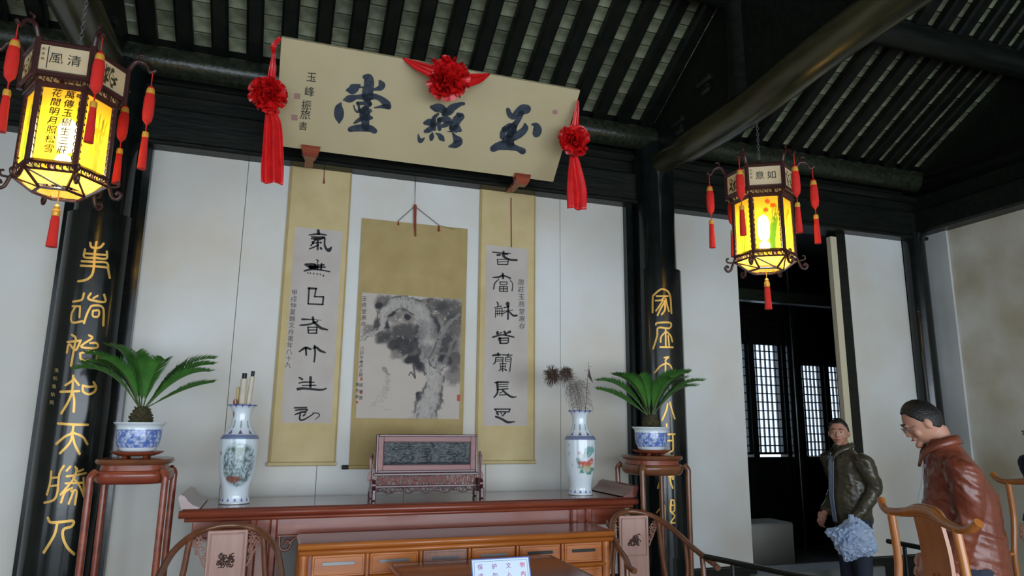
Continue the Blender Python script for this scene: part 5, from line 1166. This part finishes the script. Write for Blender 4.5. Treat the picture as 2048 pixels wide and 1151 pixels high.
    for s in (-1, 1):
        g = G(); ellip(g, HP((s*.031, -.0835, .007)), (.0135*S, .0105*S, .0042*S), 12, hr); e_ = obj('eye', g, 'porcelainwhite', root, smooth=True)
        g = G(); ellip(g, HP((s*.031, -.0915, .007)), (.0060*S, .0048*S, .0042*S), 10, hr); obj('iris', g, 'black', e_)
    g = G(); g.tube([HP((-.022, -.093, -.058)), HP((-.01, -.0985, -.056)), HP((0, -.0995, -.057)), HP((.01, -.0985, -.056)), HP((.022, -.093, -.058))], [.0015, .0035, .004, .0035, .0015], 6); obj('lips', g, 'seal', root)
    if glasses:
        g = G()
        for s in (-1, 1): g.tube([HP((s*.031+.02*math.cos(a), -.103, .006+.015*math.sin(a))) for a in np.linspace(0, 2*PI, 17)], .0014, 4); g.tube([HP((s*.051, -.10, .008)), HP((s*.081*fat, .0, .006))], .0014, 4)
        obj('glasses', g, 'slotmetal', root)
    # jacket: torso and sleeves
    g = G(); loft(g, [(0, 0, .80, .185, .135+belly*.6), (0, -belly*.3, .90, .19, .14+belly), (0, -belly*.5, 1.05, .188, .14+belly), (0, 0, 1.2, .197, .14+belly*.5), (0, .0, 1.32, .205, .125), (0, .005, 1.385, .17, .105), (0, .012, 1.43, .105, .082), (0, .014, 1.475, .078, .074)])
    for a in A:
        sh, el, wr = map(Vector, (a['sh'], a['el'], a['wr'])); sh = sh+Vector((math.copysign(-.045, sh.x), 0, -.045)); ellip(g, sh+Vector((0, 0, .0)), (.085, .085, .085)); g.tube(crom([sh, sh.lerp(el, .5)+Vector((math.copysign(.012, sh.x), 0, .01)), el, wr-(wr-el).normalized()*.01], 5), np.linspace(.084, .050, 16), 16)
    jk = remesh(fin(g), .009, 'jacket', jm, root, 5, disp=.016, dsc=11, seed=rz*3)
    g = G()    # collar
    for s in (-1, 1):
        P = crom([(s*.015, .088, 1.475), (s*.062, .06, 1.475), (s*.085, -.01, 1.455), (s*.05, -.085, 1.41), (s*.03, -.125, 1.35)], 4)
        V = []
        for q in P: V += [(q[0], q[1], q[2]+.012), (q[0]*1.2+s*.004, q[1]*1.14-.004, q[2]-.03)]
        g.add(V, [(2*i, 2*i+1, 2*i+3, 2*i+2) for i in range(len(P)-1)])
    c = obj('collar', fin(g), jm, jk, smooth=True); md = c.modifiers.new('s', 'SOLIDIFY'); md.thickness = .008
    g = G(); P = [(0, -.143-belly*.98, .82), (0, -.147-belly*1.5, 1.0), (0, -.146-belly*1.0, 1.15), (0, -.142, 1.28), (0, -.112, 1.37)]
    P = crom(P, 4); V = []
    wf = (.045 if jopen else .006)
    for q in P: V += [(-wf*(.6+.5*(q[2]-.8)), q[1]-.004, q[2]), (wf*(.6+.5*(q[2]-.8)), q[1]-.004, q[2])]
    g.add(V, [(2*i, 2*i+1, 2*i+3, 2*i+2) for i in range(len(P)-1)])
    o2 = obj('shirt' if jopen else 'zip', fin(g), 'shirt' if jopen else 'slotmetal', root, smooth=True)
    if jopen:
        g = G()
        for u in (-.5, 0, .5):
            V = []
            for q in P: hw = wf*(.6+.5*(q[2]-.8)); V += [(u*hw-.004, q[1]-.006, q[2]), (u*hw+.004, q[1]-.006, q[2])]
            g.add(V, [(2*i, 2*i+1, 2*i+3, 2*i+2) for i in range(len(P)-1)])
        obj('shirt_stripes', fin(g), 'tie', o2)
    g = G(); loft(g, [(0, 0, .80, .165, .12), (0, 0, .88, .17, .125), (0, 0, .96, .165, .12)])
    for s in (-1, 1): g.tube(crom([(s*.092, 0, .86), (s*.098, -.01, .5), (s*.103, .01, .06)], 5), [.104, .101, .097, .09, .084, .078, .075, .073, .072, .071, .07], 16)
    remesh(fin(g), .011, 'trousers', 'trousers', root, 4, disp=.01, dsc=9, seed=2)
    for s in (-1, 1):
        g = G(); ellip(g, (s*.1*S, -.055*S, .045*S), (.05*S, .135*S, .045*S)); g.box((s*.1*S-.047*S, -.18*S, 0), (s*.1*S+.047*S, .075*S, .02), .01); obj('shoe', g, 'shoe', root, smooth=True)
    hw = [Vector(bend(h_))*S for h_ in hands]; mw = Matrix.Translation(loc) @ Matrix.Rotation(rz, 4, 'Z')
    return root, [mw @ h_ for h_ in hw]
# man in the dark olive jacket by the opening, looking over his right shoulder to the hall
p1, h1 = person((4.60, -.50, 0), R(-100), 'man in a dark olive leather jacket over a striped shirt holding a crumpled bag', 1.63, .10, .0, R(48), 'olive', 1, belly=.02, fat=1.02,
    arms=[dict(sh=(.195, .01, 1.37), el=(.25, .05, 1.10), wr=(.20, -.12, .86)), dict(sh=(-.195, .01, 1.37), el=(-.24, .03, 1.09), wr=(-.16, -.16, .87))])
# stooping man in the red-brown jacket, head bent
p2, h2 = person((3.47, -2.42, 0), R(-130), 'stooping man in a red-brown leather jacket with bowed head, before the right wall', 1.735, .16, .42, R(0), 'brownleather', 1, belly=.05, fat=1.08, jopen=False, glasses=True,
    arms=[dict(sh=(.20, .0, 1.36), el=(.235, -.03, 1.09), wr=(.19, -.12, .84)), dict(sh=(-.20, .0, 1.36), el=(-.24, -.02, 1.10), wr=(-.20, -.15, .85))])
p3, h3 = person((5.58, -1.5, 0), R(-110), 'person in dark clothes mostly cut off by the right edge of the picture', 1.64, .12, .05, 0, 'trousers', 1, jopen=False)

# ------------------------------------------------------------------ plastic bags in their hands
def bag(c, size, mt, label, name, seed, band=None):
    rnd = random.Random(seed); o = thing(name, label, 'bag', tuple(c)); n = 34; V = []; F = []
    for i in range(n+1):
        p = PI*i/n
        for j in range(n*2):
            t = PI*j/n; d = Vector((math.sin(p)*math.cos(t), math.sin(p)*math.sin(t), math.cos(p)))
            e_ = Vector((d.x*3.2+d.z*2, d.y*3.2, d.z*1.6-d.x)); q = noise.noise(d*1.6+Vector((seed, 0, 0)))*.35-abs(noise.noise(e_*1.6+Vector((0, seed, 0))))*.42-abs(noise.noise(e_*4+Vector((0, 0, seed))))*.14+.1; rr = 1+q
            V.append((c[0]+d.x*size[0]*rr, c[1]+d.y*size[1]*rr, c[2]+d.z*size[2]*rr))
    F = [(i*2*n+j, i*2*n+(j+1) % (2*n), (i+1)*2*n+(j+1) % (2*n), (i+1)*2*n+j) for i in range(n) for j in range(2*n)]
    g = G().add(V, F); s = obj('sack', g, mt, o)
    g = G(); top = Vector(c)+Vector((0, 0, size[2]*1.0))
    for k in range(7):
        a = k*.9; g.tube(crom([top+Vector((math.cos(a)*size[0]*.5, math.sin(a)*size[1]*.5, -size[2]*.35)), top+Vector((math.cos(a)*.02, math.sin(a)*.02, .0)), top+Vector((math.cos(a)*.012, math.sin(a)*.012, .05))], 4), [.02, .018, .016, .014, .012, .011, .01, .008, .006], 6)
    obj('gathered_neck', g, mt, o, smooth=True)
    if band:
        g = G().lathe([(size[0]*1.02, -size[2]*.30), (size[0]*1.05, -size[2]*.5), (size[0]*.98, -size[2]*.75)], 26, tuple(c), caps=False, sy=size[1]/size[0]); obj('printed_band', g, band, o, smooth=True)
    return o
b1 = atY(1706, 1078, -.80)
bag(b1, (.20, .11, .135), 'plasticblue', 'crumpled light blue plastic bag in the olive-jacketed man\'s hand', 'plastic_bag', 3)
b2 = h2[0]+Vector((-.02, 0, -.17))
bag(b2, (.12, .12, .14), 'plasticwhite', 'pale plastic bag with a teal band in the stooping man\'s hand', 'plastic_bag', 8, 'teal')

# things of one kind belong together
GR = {'purlin': 'round purlins under the roof', 'crossbeam': 'crossbeams over the columns', 'column': 'black columns of the hall', 'couplet_board': 'gilded couplet boards on the columns', 'shelf_bracket': 'red brackets under the name board',
      'silk_rosette': 'red silk rosettes on the name board', 'hanging_scroll': 'scrolls on the white wall', 'palace_lantern': 'palace lanterns under the crossbeams', 'vase': 'porcelain vases on the altar table', 'rolled_scroll': 'rolled scrolls in the left vase',
      'peacock_feather': 'feathers in the right vase', 'flower_stand': 'flower stands beside the altar table', 'pot_saucer': 'saucers under the flower pots', 'flower_pot': 'blue and white flower pots', 'sago_palm': 'sago palms in pots', 'horseshoe_armchair': 'armchairs beside the drawer table',
      'yoke_back_chair': 'yoke-back chairs at the right', 'side_rail': 'low black rails', 'person': 'visitors at the right', 'plastic_bag': 'bags carried by the visitors'}
for o in list(bpy.data.objects):
    if o.parent is None and 'label' in o.keys() and 'group' not in o.keys():
        k = o.name.split('.')[0]
        if k in GR: o['group'] = GR[k]
